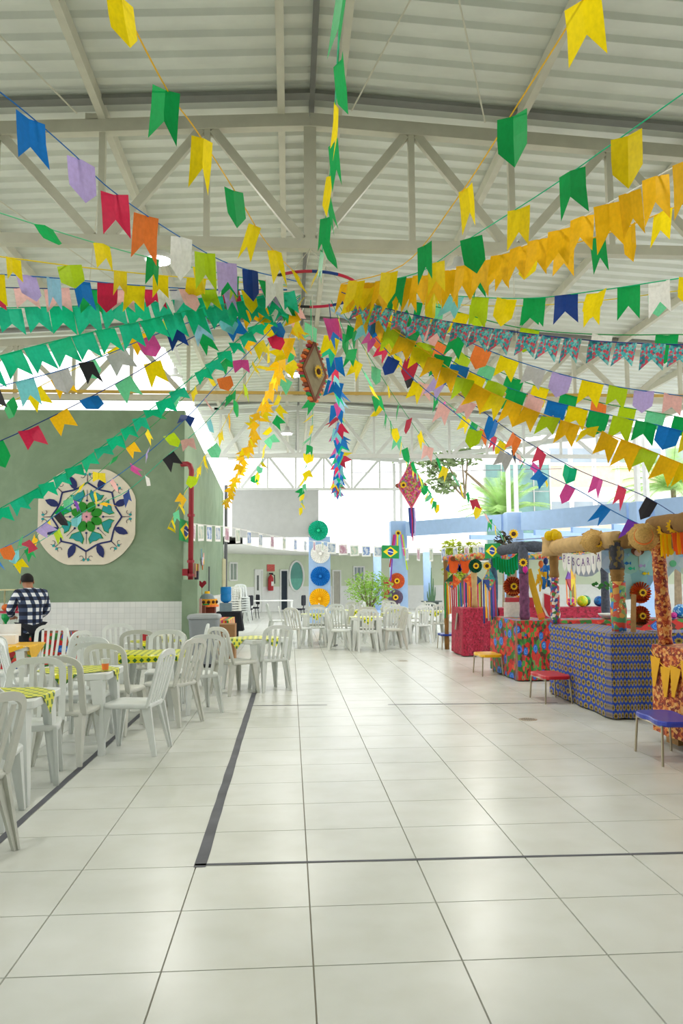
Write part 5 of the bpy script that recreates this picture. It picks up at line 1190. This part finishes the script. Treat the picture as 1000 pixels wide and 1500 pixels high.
# small sign, red box and yellow tissue on the crimson side counter
tag(MB().box((0, 0, .08), (.34, .012, .34)).build('paper_sign', mat('sign_paper', '#dcd6cc', .7, var=.12, scale=22), loc=(P(752, 877, 13.2).x, 13.2, .9)), 'off-white paper sign strip below the rust rosette', 'sign')
rbx = thing('red_box', 'dark red box with yellow tissue on the crimson side counter', 'box', (4.68, 16.15, .957))
MB().box((0, 0, .1), (.5, .36, .2)).build('box_body', mat('dark_red_card', '#9c1f2a', .6), rbx)
tis = MB()
for k in range(9): a = k*.7; tis.bar((0, -.1, .2), (.22*math.cos(a), -.1+.1*math.sin(a), .22+.06*(k % 3)), .08, .01, .02, .004)
tis.build('tissue', paper('gold'), rbx)
pl = thing('yellow_plank', 'long yellow plank leaning on the crepe post', 'plank', (3.8, 12.2, .905)); MB().bar((.08, 0, 0), (-.12, -.02, .78), .095, .03, up=(0, 1, 0)).build('board', mat('ochre_yellow_paint', '#d8a818', .6), pl); MB().bar((.075, -.02, .03), (.055, -.02, .1), .1, .03, up=(0, 1, 0)).build('red_tip', solid('orange'), pl)
bo = thing('red_board', 'red and white pointed board standing on the chita side counter', 'board', P(805, 907, 12.2)+Vector((0, 0, 0)), R(5)); bo.location.z = .907
MB().prism([(-.1, .42), (-.12, .2), (-.06, .06), (.06, 0), (.14, 0), (.14, .4), (.05, .36), (0, .4)], .02).build('white_back', solid('white'), bo)
MB().prism([(-.085, .4), (-.09, .2), (-.02, .06), (.09, .01), (.12, .05), (.12, .37), (.05, .33), (0, .37)], .02, Matrix.Translation((0, -.012, 0))).build('red_front', mat('crimson_paint', '#c01f34', .5), bo)
fd = thing('feather_figure', 'blue and yellow feathery paper figure hanging by the crepe beam', 'paper figure', P(800, 822, 12.4))
for k in range(46):
    a = random.uniform(0, 6.28); r_ = random.uniform(.02, .17); p = Vector((r_*math.cos(a), r_*.4*math.sin(a), -.05-random.uniform(0, .32)))
    MB().bar(p, p+Vector((random.uniform(-.06, .06), -.02, -.11)), .05, .006, .02, .004, up=(0, 1, 0)).build('feather', solid('gold' if (p.x < -.09 or random.random() < .14) else 'blue'), fd)
for px, py, c_, lab in ((792, 826, 'orange', 'small orange balloon beside the feathery figure'), (769, 834, 'magenta', 'magenta and pink paper lantern ball on crepe post'), (799, 822, 'navy', 'small navy balloon over the feathery figure')):
    t = thing('balloon', lab, 'balloon', P(px, py, 12.25 if px > 770 else 11.97)); MB().sphere((0, 0, 0), .045, 10, 8, (.9, .9, 1.25)).build('skin', solid(c_), t, smooth=True); MB().lathe([(.004, -.07), (.012, -.056)], 6).build('knot', solid(c_), t); MB().tube([(0, 0, .05), (0.05, .05, 2.0-t.location.z)], .003, 4).build('string', M_STEEL, t)
# balls on the crimson side counter
def ball_mat(i, c1, c2, sc=5): return mat_voro('ball_print_%d' % i, [c1, c1, c2], sc*9, coord='Object', rough=.35)
balls = [(836, 886, 'magenta', 'gold', .1), (852, 887, 'lime', 'yellow', .115), (863, 879, 'green', 'black', .115), (877, 888, 'blue', 'navy', .11)]
for i, (px, py, a, b, r) in enumerate(balls):
    p = P(px, py, 16.15); tag(MB().sphere((0, 0, r), r, 20, 14).build('ball', ball_mat(i, PAPER[a], PAPER[b]), loc=(p.x, 16.12+(.27 if i == 2 else 0), .958 if i != 2 else .958), smooth=True), '%s patterned ball on the crimson side counter' % ['magenta and gold', 'lime yellow', 'green and black', 'blue and navy'][i], 'ball', 'balls on the crimson counter')
for i, (px, py, a, b, r) in enumerate(((966, 893, 'pink', 'orange', .09), (977, 886, 'green', 'emerald', .1), (992, 884, 'blue', 'sky', .11), (981, 897, 'magenta', 'rose', .05), (985, 898, 'green', 'lime', .06))):
    p = P(px, py, 12.2); tag(MB().sphere((0, 0, r), r, 20, 14).build('ball', ball_mat(10+i, PAPER[a], PAPER[b]), loc=(p.x, (12.12, 12.3, 12.12, 12.08, 12.47)[i], .907), smooth=True), '%s ball on the chita side counter by rust post' % ['pink and orange', 'green striped', 'blue and pale blue', 'small magenta', 'lime and green'][i], 'ball', 'balls on the chita counter')
tag(MB().lathe([(.1, 0), (.18, .05), (.2, .08), (.18, .075), (.09, .01)], 20).build('white_bowl', M_PLAST, loc=(5.0, 12.25, .908), smooth=True), 'white bowl on the chita side counter', 'bowl')
# lettered banner
A, B = P(826, 806, 10.35), P(884, 803, 9.15); bnr = thing('letter_banner', 'white pennant banner lettered in purple under the burlap beam', 'banner', (A+B)/2); O = (A+B)/2
d = (B-A).normalized(); pts = [A.lerp(B, i/12)-O+Vector((-.03, 0, -.07*(1-(i/6-1)**2))) for i in range(13)]
MB().tube(pts, .004, 4).build('string', solid('white'), bnr)
word = 'PESCARIA'; ang = math.atan2(d.y, d.x)
for i, ch in enumerate(word):
    f = (i+.5)/len(word)*12; k = int(f); p = pts[k].lerp(pts[min(12, k+1)], f-k)
    pm_ = MB().prism([(-.075, 0), (.075, 0), (.06, -.2), (0, -.26), (-.06, -.2)], .003).build('pennant', paper('white'), bnr); pm_.location = p; pm_.rotation_euler = (0, 0, ang)
    cu = bpy.data.curves.new('letter', 'FONT'); cu.body = ch; cu.size = .14; cu.align_x = 'CENTER'; cu.extrude = .001
    to = bpy.data.objects.new('tmp', cu); col.objects.link(to); dg = bpy.context.evaluated_depsgraph_get(); me = bpy.data.meshes.new_from_object(to.evaluated_get(dg)); bpy.data.objects.remove(to)
    me.materials.clear(); me.materials.append(mat('purple_letter_ink', '#6a3f8a', .6))
    lo = bpy.data.objects.new('letter', me); col.objects.link(lo); lo.parent = pm_; lo.location = (0, -.004, -.14); lo.rotation_euler = (math.pi/2, 0, 0)
def scallop(c, w_, h_, m, label, rz):
    t = tag(MB().prism([(-w_/2, 0), (w_/2, 0), (w_/2, -h_*.7), (w_*.25, -h_*.95), (0, -h_), (-w_*.25, -h_*.95), (-w_/2, -h_*.7)], .006).build('scalloped_banner', m, loc=c), label, 'banner'); t.rotation_euler = (0, 0, rz); return t
M_GPAP = mat('grey_blue_paper', '#c8d0dc', .7, var=.1, scale=8, transl=.3); M_SEA = mat_voro('sea_painting', ['#9fd4da', '#8fc8d2', '#aedce0', '#98ccc4', '#8ab8dc'], 5, rough=.8)
scallop(P(850, 815, 9.95)+Vector((.06, 0, 0)), .34, .26, M_GPAP, 'grey scalloped paper behind the lettered banner', R(-20))
scallop(P(888, 806, 9.3)+Vector((.08, 0, 0)), .3, .28, mat_voro('blue_paper_print', ['#b8cce8', '#c8d4ec', '#a8c4e4', '#d0d8e8'], 8), 'pale blue scalloped paper panel at the beam end', R(-20))
sp2 = thing('sea_painting', 'pale turquoise children painting with fish and a brown haired figure', 'painting', P(930, 825, 9.0), R(-6))
MB().prism([(-.2, .27), (.2, .25), (.2, -.2), (.08, -.4), (-.12, -.42), (-.2, -.2)], .008).build('sheet', M_SEA, sp2)
MB().prism(circ(.075, 16, sz=.7), .006, Matrix.Translation((.03, -.008, .14))).build('hair_shape', mat('brown_paint', '#7a4a34', .8), sp2); MB().prism(circ(.04, 14), .006, Matrix.Translation((.03, -.014, .12))).build('face_shape', mat('beige_paint', '#d8b8a8', .8), sp2)
for x, z, c_ in ((-.1, .0, 'blue'), (-.06, -.06, 'teal'), (.06, -.03, 'lilac'), (.1, -.12, 'yellow'), (-.12, .1, 'sky')): MB().prism([(x-.03, z), (x, z+.02), (x+.03, z), (x+.05, z+.02), (x+.05, z-.02), (x+.03, z), (x, z-.02)], .006, Matrix.Translation((0, -.008, 0))).build('fish_shape', solid(c_), sp2)
sp3 = thing('sea_painting', 'pale painting with magenta shapes hung beyond the rust post', 'painting', P(982, 818, 9.0), R(-6))
MB().prism([(-.26, .2), (.24, .2), (.24, -.1), (.15, -.2), (.05, -.12), (-.06, -.24), (-.16, -.12), (-.26, -.16)], .008).build('sheet', mat_voro('sea_painting_b', ['#c8dce4', '#b8d4e0', '#d8e4e8', '#c8e0d0'], 6), sp3)
for x, z, c_ in ((-.12, .04, 'magenta'), (-.15, .13, 'lilac'), (0, .08, 'yellow'), (.12, .05, 'sky'), (.02, -.06, 'mint')): MB().prism([(x+q*1.0, z+s) for q, s in circ(.04, 10)], .006, Matrix.Translation((0, -.008, 0))).build('painted_shape', solid(c_), sp3)
vine = thing('leaf_vine', 'green leafy vine draped behind the banner to the patterned post', 'vine', P(890, 855, 9.6))
MB().tube([(-.2, 0, -.02), (-.1, 0, -.06), (0, 0, -.03), (.12, 0, 0), (.2, 0, -.05)], .005, 5).build('stem', mat('vine_stem', '#4f6a34', .7), vine)
for k in range(16): x = -.2+.4*k/15; MB().prism([(x, 0), (x+.03, .02), (x+.06, -.01), (x+.03, -.03)], .004, Matrix.Translation((0, random.uniform(-.03, .03), random.uniform(-.07, .02)))).build('leaf', mat('vine_green', '#3f8a3a', .6), vine)
tag(MB().bar((0, 0, 0), (.03, .02, .42), .045, .04).build('wood_stick', M_WOOD, loc=(3.83, 8.78, .93)), 'raw wooden stick leaning beside the patterned post', 'stick')
# yellow pennants on the rust cloth
pn = thing('pennant_string', 'string of yellow cloth pennants on the rust orange counter', 'bunting', (3.425, 6.6, .85)); prevp = None; ptsn = []
for i in range(15): f = i/14; ptsn.append(Vector((.0, .88-1.75*f, -.14*abs(math.sin(f*math.pi*2.5))+.0)))
MB().tube(ptsn, .004, 4).build('string', solid('gold'), pn)
for k in range(9):
    f = (k+.5)/9*14; i = int(f); p = ptsn[i].lerp(ptsn[min(14, i+1)], f-i)
    o_ = MB().prism([(-.1, 0), (.1, 0), (.025, -.27), (-.025, -.27)], .004).build('pennant', mat('mustard_felt', '#dda31a', .8), pn); o_.location = p; o_.rotation_euler = (R(-4), R(random.uniform(-8, 8)), R(-90))

# stools
def stool(x, y, c_, label, rz=0, ln=.62, wd_=.36, h_=.34):
    t = thing('school_stool', label, 'stool', (x, y, 0), rz); n = 40; out = []
    for i in range(n):
        a = 2*math.pi*i/n; ca, sa = math.cos(a), math.sin(a); e = 5.0
        r_ = (abs(ca)**e+abs(sa)**e)**(-1/e); px_, py_ = r_*ca*wd_/2, r_*sa*ln/2
        px_ *= 1-.13*math.cos(py_/ln*math.pi)**6; out.append((px_, py_))
    vs = []
    for sc, z in ((.97, h_-.045), (1, h_-.035), (1, h_-.01), (.96, h_), (.8, h_-.004)): vs += [(a*sc, b*sc, z) for a, b in out]
    MB().add(vs, [(i+k*n, (i+1) % n+k*n, (i+1) % n+(k+1)*n, i+(k+1)*n) for k in range(4) for i in range(n)]+[tuple(4*n+i for i in range(n)), tuple(range(n))[::-1]]).build('seat', mat(c_[0], c_[1], .3, var=.05, spec=.5), t)
    for sx in (-1, 1):
        for sy in (-1, 1): MB().tube([(sx*wd_*.42, sy*ln*.42, h_-.04), (sx*wd_*.47, sy*ln*.46, 0)], .011, 8).build('leg', M_GALV, t)
        MB().tube([(sx*wd_*.42, -ln*.42, h_-.05), (sx*wd_*.42, ln*.42, h_-.05)], .01, 6).build('rail', M_GALV, t)
stool(3.28, 10.05, ('red_stool_plastic', '#c8202e'), 'low red plastic stool with metal legs before the sunflower cloth', R(2))
stool(3.19, 12.9, ('yellow_stool_plastic', '#f0b818'), 'low yellow plastic stool with metal legs before the chita cloth', R(2), .6)
stool(3.5, 17.75, ('blue_stool_plastic', '#1f3f9c'), 'low blue plastic stool with metal legs before the crimson cloth', R(2), .5, .4)
stool(3.2, 6.75, ('indigo_stool_plastic', '#2f3fb0'), 'low indigo plastic stool with metal legs before the rust cloth', R(-3), .64, .34, .36)

# ================================================================== PASSAGE CORNER THINGS
trestle(-1.92, -1.24, 16.3, 17.9, .74, 'plain table under the striped cloth by the passage wall')
draped('striped_cloth', .7, 1.62, .746, mat_stripes('bright_stripe_cloth', ['#e0c8a0', '#d8307a', '#f0a818', '#c81f2a', '#3a8a4a', '#f0c83a', '#d8b890'], 2.4), 'bright striped cloth over the table behind the bin', (-1.58, 17.1, 0), 0, .03, bottom=.15)
cak = thing('paper_cake', 'yellow tiered paper cake with sunflowers on a brown stand', 'decoration', (-1.72, 16.75, .752))
MB().box((0, 0, .13), (.34, .34, .26)).build('brown_stand', mat('brown_card', '#6a2f22', .7), cak); MB().lathe([(.24, .26), (.24, .3)], 18).build('board', solid('orange'), cak)
MB().lathe([(.21, .3), (.21, .42)], 20).build('lower_tier', mat('cake_yellow', '#f0a818', .6), cak); MB().lathe([(.16, .42), (.12, .5), (.07, .53)], 18).build('upper_tier', mat('cake_grey', '#7a8a90', .6), cak); MB().lathe([(.06, .53), (.05, .58)], 12).build('top', solid('gold'), cak)
for k in range(6): a = R(200+k*28); MB().sphere((.21*math.cos(a), .21*math.sin(a), .36), .035, 8, 6).build('dark_dot', M_STRAP, cak)
MB().box((0, -.2, .29), (.14, .04, .07)).build('green_bow', solid('green'), cak)
hrt = thing('heart_pick', 'dark red heart on a stick above the paper cake', 'decoration', (-1.86, 17.05, .75)); MB().tube([(0, 0, 0), (0, 0, .66)], .006, 5).build('stick', M_WOOD, hrt)
MB().prism([(0, -.08), (.09, .02), (.08, .07), (.04, .08), (0, .04), (-.04, .08), (-.08, .07), (-.09, .02)], .02, Matrix.Translation((0, 0, .72))).build('heart', mat('dark_red_felt', '#8f1f30', .8), hrt)
tag(MB().box((0, 0, .15), (.2, .2, .3)).build('brown_carton', mat('brown_carton', '#7a4434', .8), loc=(-1.82, 16.42, .752)), 'small dark brown carton beside the paper cake', 'box')
tag(MB().prism([(-.05, 0), (.05, 0), (.05, 1.2), (-.05, 1.2)], .02).build('pink_panel', mat('pink_card', '#e8b8b4', .7), loc=(-1.78, 15.85, .0)), 'narrow pink board standing behind the green pillar', 'board')
tag(MB().box((0, 0, .36), (.3, .5, .72)).build('brown_carton', mat('kraft_carton', '#a07850', .8), loc=(-1.2, 15.55, 0)), 'tall brown cardboard carton standing behind the bin', 'box')
tag(MB().box((0, 0, .36), (.46, .5, .72)).build('black_cart', M_BLACK, loc=(-1.6, 21.2, 0)), 'low black cart carrying the water jug', 'cart')
draped('black_cloth', .62, .6, .745, M_BLACK, 'black cloth draped over the cart below the water jug', (-1.6, 21.2, 0), 0, .06, bottom=.25)
wj = thing('water_jug', 'blue water jug upside down on a grey dispenser', 'water jug', (-1.68, 21.1, .752)); MB().box((0, 0, .11), (.3, .3, .22)).build('dispenser', mat('grey_dispenser', '#7f929c', .4), wj)
MB().lathe([(.05, .22), (.13, .27), (.14, .3), (.14, .42), (.132, .44), (.14, .46), (.14, .6), (.13, .64)], 18).build('jug', mat('blue_jug_plastic', '#2f9be0', .15, var=.1, transl=.35), wj, smooth=True)
hg = thing('hanging_bag', 'dark patterned bag and coloured cloths hung on passage wall hooks', 'bag', (-2.045, 17.4, 1.35)); MB().box((.03, 0, .2), (.08, .22, .42), taper=.8).build('bag_body', mat('dark_patterned_bag', '#3f3a4a', .8, var=.5, scale=18), hg)
for y_, c_ in ((-.2, 'pink'), (.22, 'brown'), (.3, 'orange')): MB().box((.02, y_, .42), (.04, .1, .3)).build('hanging_cloth', mat(c_+'_faded_cloth', {'pink': '#c8968a', 'brown': '#9a6a50', 'orange': '#c8704a'}[c_], .9), hg)
MB().tube([(.03, 0, .4), (.03, 0, .56)], .008, 5).build('strap', solid('yellow'), hg)
bdm = thing('paper_bird', 'colourful paper rooster hung on the passage wall', 'wall decoration', (-2.02, 18.6, 2.0), R(90))
MB().prism(circ(.16, 16, sx=1.1, sz=.6), .02).build('body', mat('pale_lilac_paper', '#d8c8e0', .7, var=.2, scale=20), bdm); MB().prism([(.1, .05), (.22, .2), (.26, .12), (.2, 0)], .022).build('head', solid('pink'), bdm); MB().prism([(-.12, 0), (-.28, .28), (-.2, .05)], .022).build('tail', solid('sky'), bdm)
MB().prism([(.02, -.05), (.2, -.08), (.16, .06)], .026, Matrix.Translation((0, -.004, 0))).build('wing', solid('gold'), bdm); MB().prism([(-.02, -.08), (.05, -.08), (.01, -.2)], .02).build('feet', solid('orange'), bdm)
tag(MB().tube([(-2.0, 19.9, 1.9), (-2.0, 19.9, .02)], .02, 6).build('pole', M_DARKGUT), 'thin dark pole standing against the passage wall', 'pole')
for i in range(3): tag(MB().tube([(-1.95, 23.3+i*.4, 2.2), (-1.95, 23.3+i*.4, .02)], .025, 6).build('pale_pole', mat('beige_pole', '#d8cfae', .6)), 'pale upright pole against the end of the passage wall', 'pole', 'pale poles by the passage end')
# stacked white chairs, long table and office chairs at the back
ORD = ['lowest', 'second', 'third', 'fourth', 'fifth', 'sixth', 'topmost']
for k in range(7): place(W, -1.75, 29.6, 200, 'white plastic chair, %s of the tall white stack' % ORD[k], 'stacked chairs', z=k*.085)
for k in range(6): place(G_, -1.98, 28.95, 185, 'greyish plastic chair, %s of the grey stack behind the black cart' % (ORD[k] if k < 5 else 'topmost'), 'stacked grey chairs', z=k*.085)
lt = thing('long_table', 'long white table before the closed white door', 'table', (-.75, 32.6, 0), R(4)); MB().box((0, 0, .74), (1.7, .6, .04)).build('tabletop', M_WHITEWALL, lt)
for x in (-.8, .8):
    for y_ in (-.25, .25): MB().box((x, y_, .36), (.05, .05, .72)).build('leg', M_WHITEWALL, lt)
    MB().box((x, 0, .2), (.04, .46, .04)).build('brace', M_WHITEWALL, lt)
for i, (x, y_, d_) in enumerate(((-1.75, 31.6, 70), (-1.55, 33.2, 110), (.3, 31.0, 70))):
    t = thing('office_chair', ['black padded chair with metal legs beside the stacked chairs', 'black padded chair at the end of the long white table', 'black padded chair near the open dark doorway'][i], 'chair', (x, y_, 0), R(d_))
    MB().box((0, 0, .44), (.42, .42, .06)).build('seat', M_BLACK, t); MB().prism(rrect(.2, .2, .08), .05, Matrix.Translation((0, -.22, .78))).build('backrest', M_BLACK, t); MB().bar((0, -.2, .44), (0, -.23, .65), .06, .02, up=(0, 1, 0)).build('back_support', M_BLACK, t)
    for sx in (-1, 1):
        for sy in (-1, 1): MB().tube([(sx*.17, sy*.17, .42), (sx*.2, sy*.21, 0)], .014, 6).build('leg', M_BLACK, t)

# ================================================================== PLANTS
def leafcloud(name, m, c, rad, n, size, parent, seed=1, flat=1.0):
    rnd = random.Random(seed); vs = []; fs = []
    for k in range(n):
        d = Vector((rnd.gauss(0, 1), rnd.gauss(0, 1), rnd.gauss(0, 1))).normalized()*rnd.random()**.45
        p = Vector((c[0]+d.x*rad[0], c[1]+d.y*rad[1], c[2]+d.z*rad[2])); R_ = Euler((rnd.uniform(-1.2, 1.2), rnd.uniform(-.8, .8), rnd.uniform(0, 6.28))).to_matrix()
        s_ = size*rnd.uniform(.6, 1.3); b = len(vs)
        for q in ((-.5, 0, 0), (0, -.22, .05), (.5, 0, 0), (0, .22, .05)): vs.append(p+R_ @ (Vector(q)*s_))
        fs.append((b, b+1, b+2, b+3))
    return MB().add(vs, fs).build(name, m, parent)
c = P(541, 905, 26.2); pt = thing('potted_bush', 'light green bush in a pot before the barred far window', 'plant', (c.x, 26.2, 0))
MB().lathe([(.22, 0), (.3, .45), (.33, .46), (.3, .42), (.05, .4)], 18).build('pot', mat('clay_pot', '#a8785a', .8), pt)
for k in range(9): a = k*.7; MB().tube([(0, 0, .4), (.2*math.cos(a), .2*math.sin(a), .9), (.45*math.cos(a), .45*math.sin(a), 1.3+.1*(k % 4))], [.02, .015, .008], 5).build('stem', M_BARK, pt)
leafcloud('foliage', M_LEAF, (0, 0, 1.25), (.85, .7, .62), 900, .14, pt, 3)
p = P(632, 880, 36.9); pc = thing('cactus_planter', 'thin upright cactus stems in a shallow dark planter', 'plant', (p.x, 36.9, 0)); MB().lathe([(.3, 0), (.34, .5), (.5, .52), (.5, .56), (.3, .54)], 16).build('planter', mat('dark_planter', '#4a5450', .7), pc)
for k, (dx, h_) in enumerate(((0, 1.6), (.08, 1.1), (-.1, .9), (.16, .7), (-.18, .5))): MB().tube([(dx*.6, 0, .5), (dx, 0, .5+h_*.5), (dx*1.1, 0, .5+h_)], [.05, .04, .015], 6).build('stem', mat('cactus_green', '#4f6f50', .7), pc)
def palm(name, base, h_, n, l, label, seed, m=M_PALM):
    rnd = random.Random(seed); t = thing(name, label, 'palm', base)
    MB().tube([(0, 0, 0), (.05, 0, h_*.5), (0, 0, h_)], [.16, .12, .1], 8).build('trunk', M_BARK, t)
    for k in range(n):
        a = 2*math.pi*k/n+rnd.uniform(-.2, .2); el = rnd.uniform(.25, 1.35); L = l*rnd.uniform(.8, 1.15); vs = []; fs = []; mb = MB(); prev = Vector((0, 0, h_)); d = Vector((math.cos(a)*math.cos(el), math.sin(a)*math.cos(el), math.sin(el)))
        pts = [prev.copy()]
        for i in range(8): d = (d+Vector((0, 0, -.13))).normalized(); prev = prev+d*L/8; pts.append(prev.copy())
        mb.tube(pts, .015, 3)
        side = Vector((-math.sin(a), math.cos(a), 0)); vs = []; fs = []
        for i in range(1, 9):
            for f in (0, .125, .25, .375, .5, .625, .75, .875):
                p = pts[i-1].lerp(pts[i], f); ll = L*.26*(1-.45*i/9)
                for sg in (-1, 1):
                    q = p+side*sg*ll+(pts[i]-pts[i-1]).normalized()*ll*.7+Vector((0, 0, -ll*.28)); b = len(vs); u = (pts[i]-pts[i-1]).normalized()*.012
                    vs += [p-u, p+u, q]; fs.append((b, b+1, b+2))
        mb.add(vs, fs); mb.build('frond', m, t)
    return t
palm('palm', P(738, 800, 33)*1, 4.2, 44, 2.0, 'bushy green palm behind the pergola beam', 5); bpy.data.objects['palm'].location.z = 0
pb = palm('palm', (15.4, 31, 0), 5.1, 34, 2.5, 'palm with arching fronds beyond the end of the pergola', 8)
def tree(c, clouds, label, m, seed, size=.3, lean=.3):
    t = thing('tree', label, 'tree', (c.x, c.y, 0)); zc = c.z
    MB().tube([(lean, .5, 0), (lean, .3, zc*.7), (0, 0, zc)], [.2, .15, .05], 8).build('trunk', M_BARK, t)
    for i, (dx, dz, rx, rz_, n) in enumerate(clouds):
        MB().tube([(0, 0, zc*.8), (dx*.5, 0, zc+dz*.5), (dx, 0, zc+dz)], [.06, .04, .02], 5).build('branch', M_BARK, t)
        leafcloud('foliage', m, (dx, 0, zc+dz), (rx, rx*.7, rz_), n, size, t, seed+i)
tree(P(680, 690, 40), [(-1.6, .5, 1.2, .8, 260), (-.2, .9, 1.3, .7, 260), (-1.0, -.6, .9, .6, 160), (.4, 1.8, 1.0, .6, 150), (-3.4, .9, .7, .5, 70)], 'olive leaved tree branches hanging behind the pink lantern', M_LEAFD, 21, .42, 2.5)
tree(P(668, 812, 23.5), [(-.1, .15, .38, .3, 260), (.5, .1, .35, .3, 220), (-.05, -.5, .42, .3, 240)], 'small yellow green shrub tree behind the crimson booth', M_LEAFY, 41, .16)
tree(P(738, 798, 23.2), [(0, .1, .3, .3, 120)], 'small dark potted tree top behind the Brazilian flag', mat('dark_leaf', '#4a4436', .7, var=.4), 51, .18)
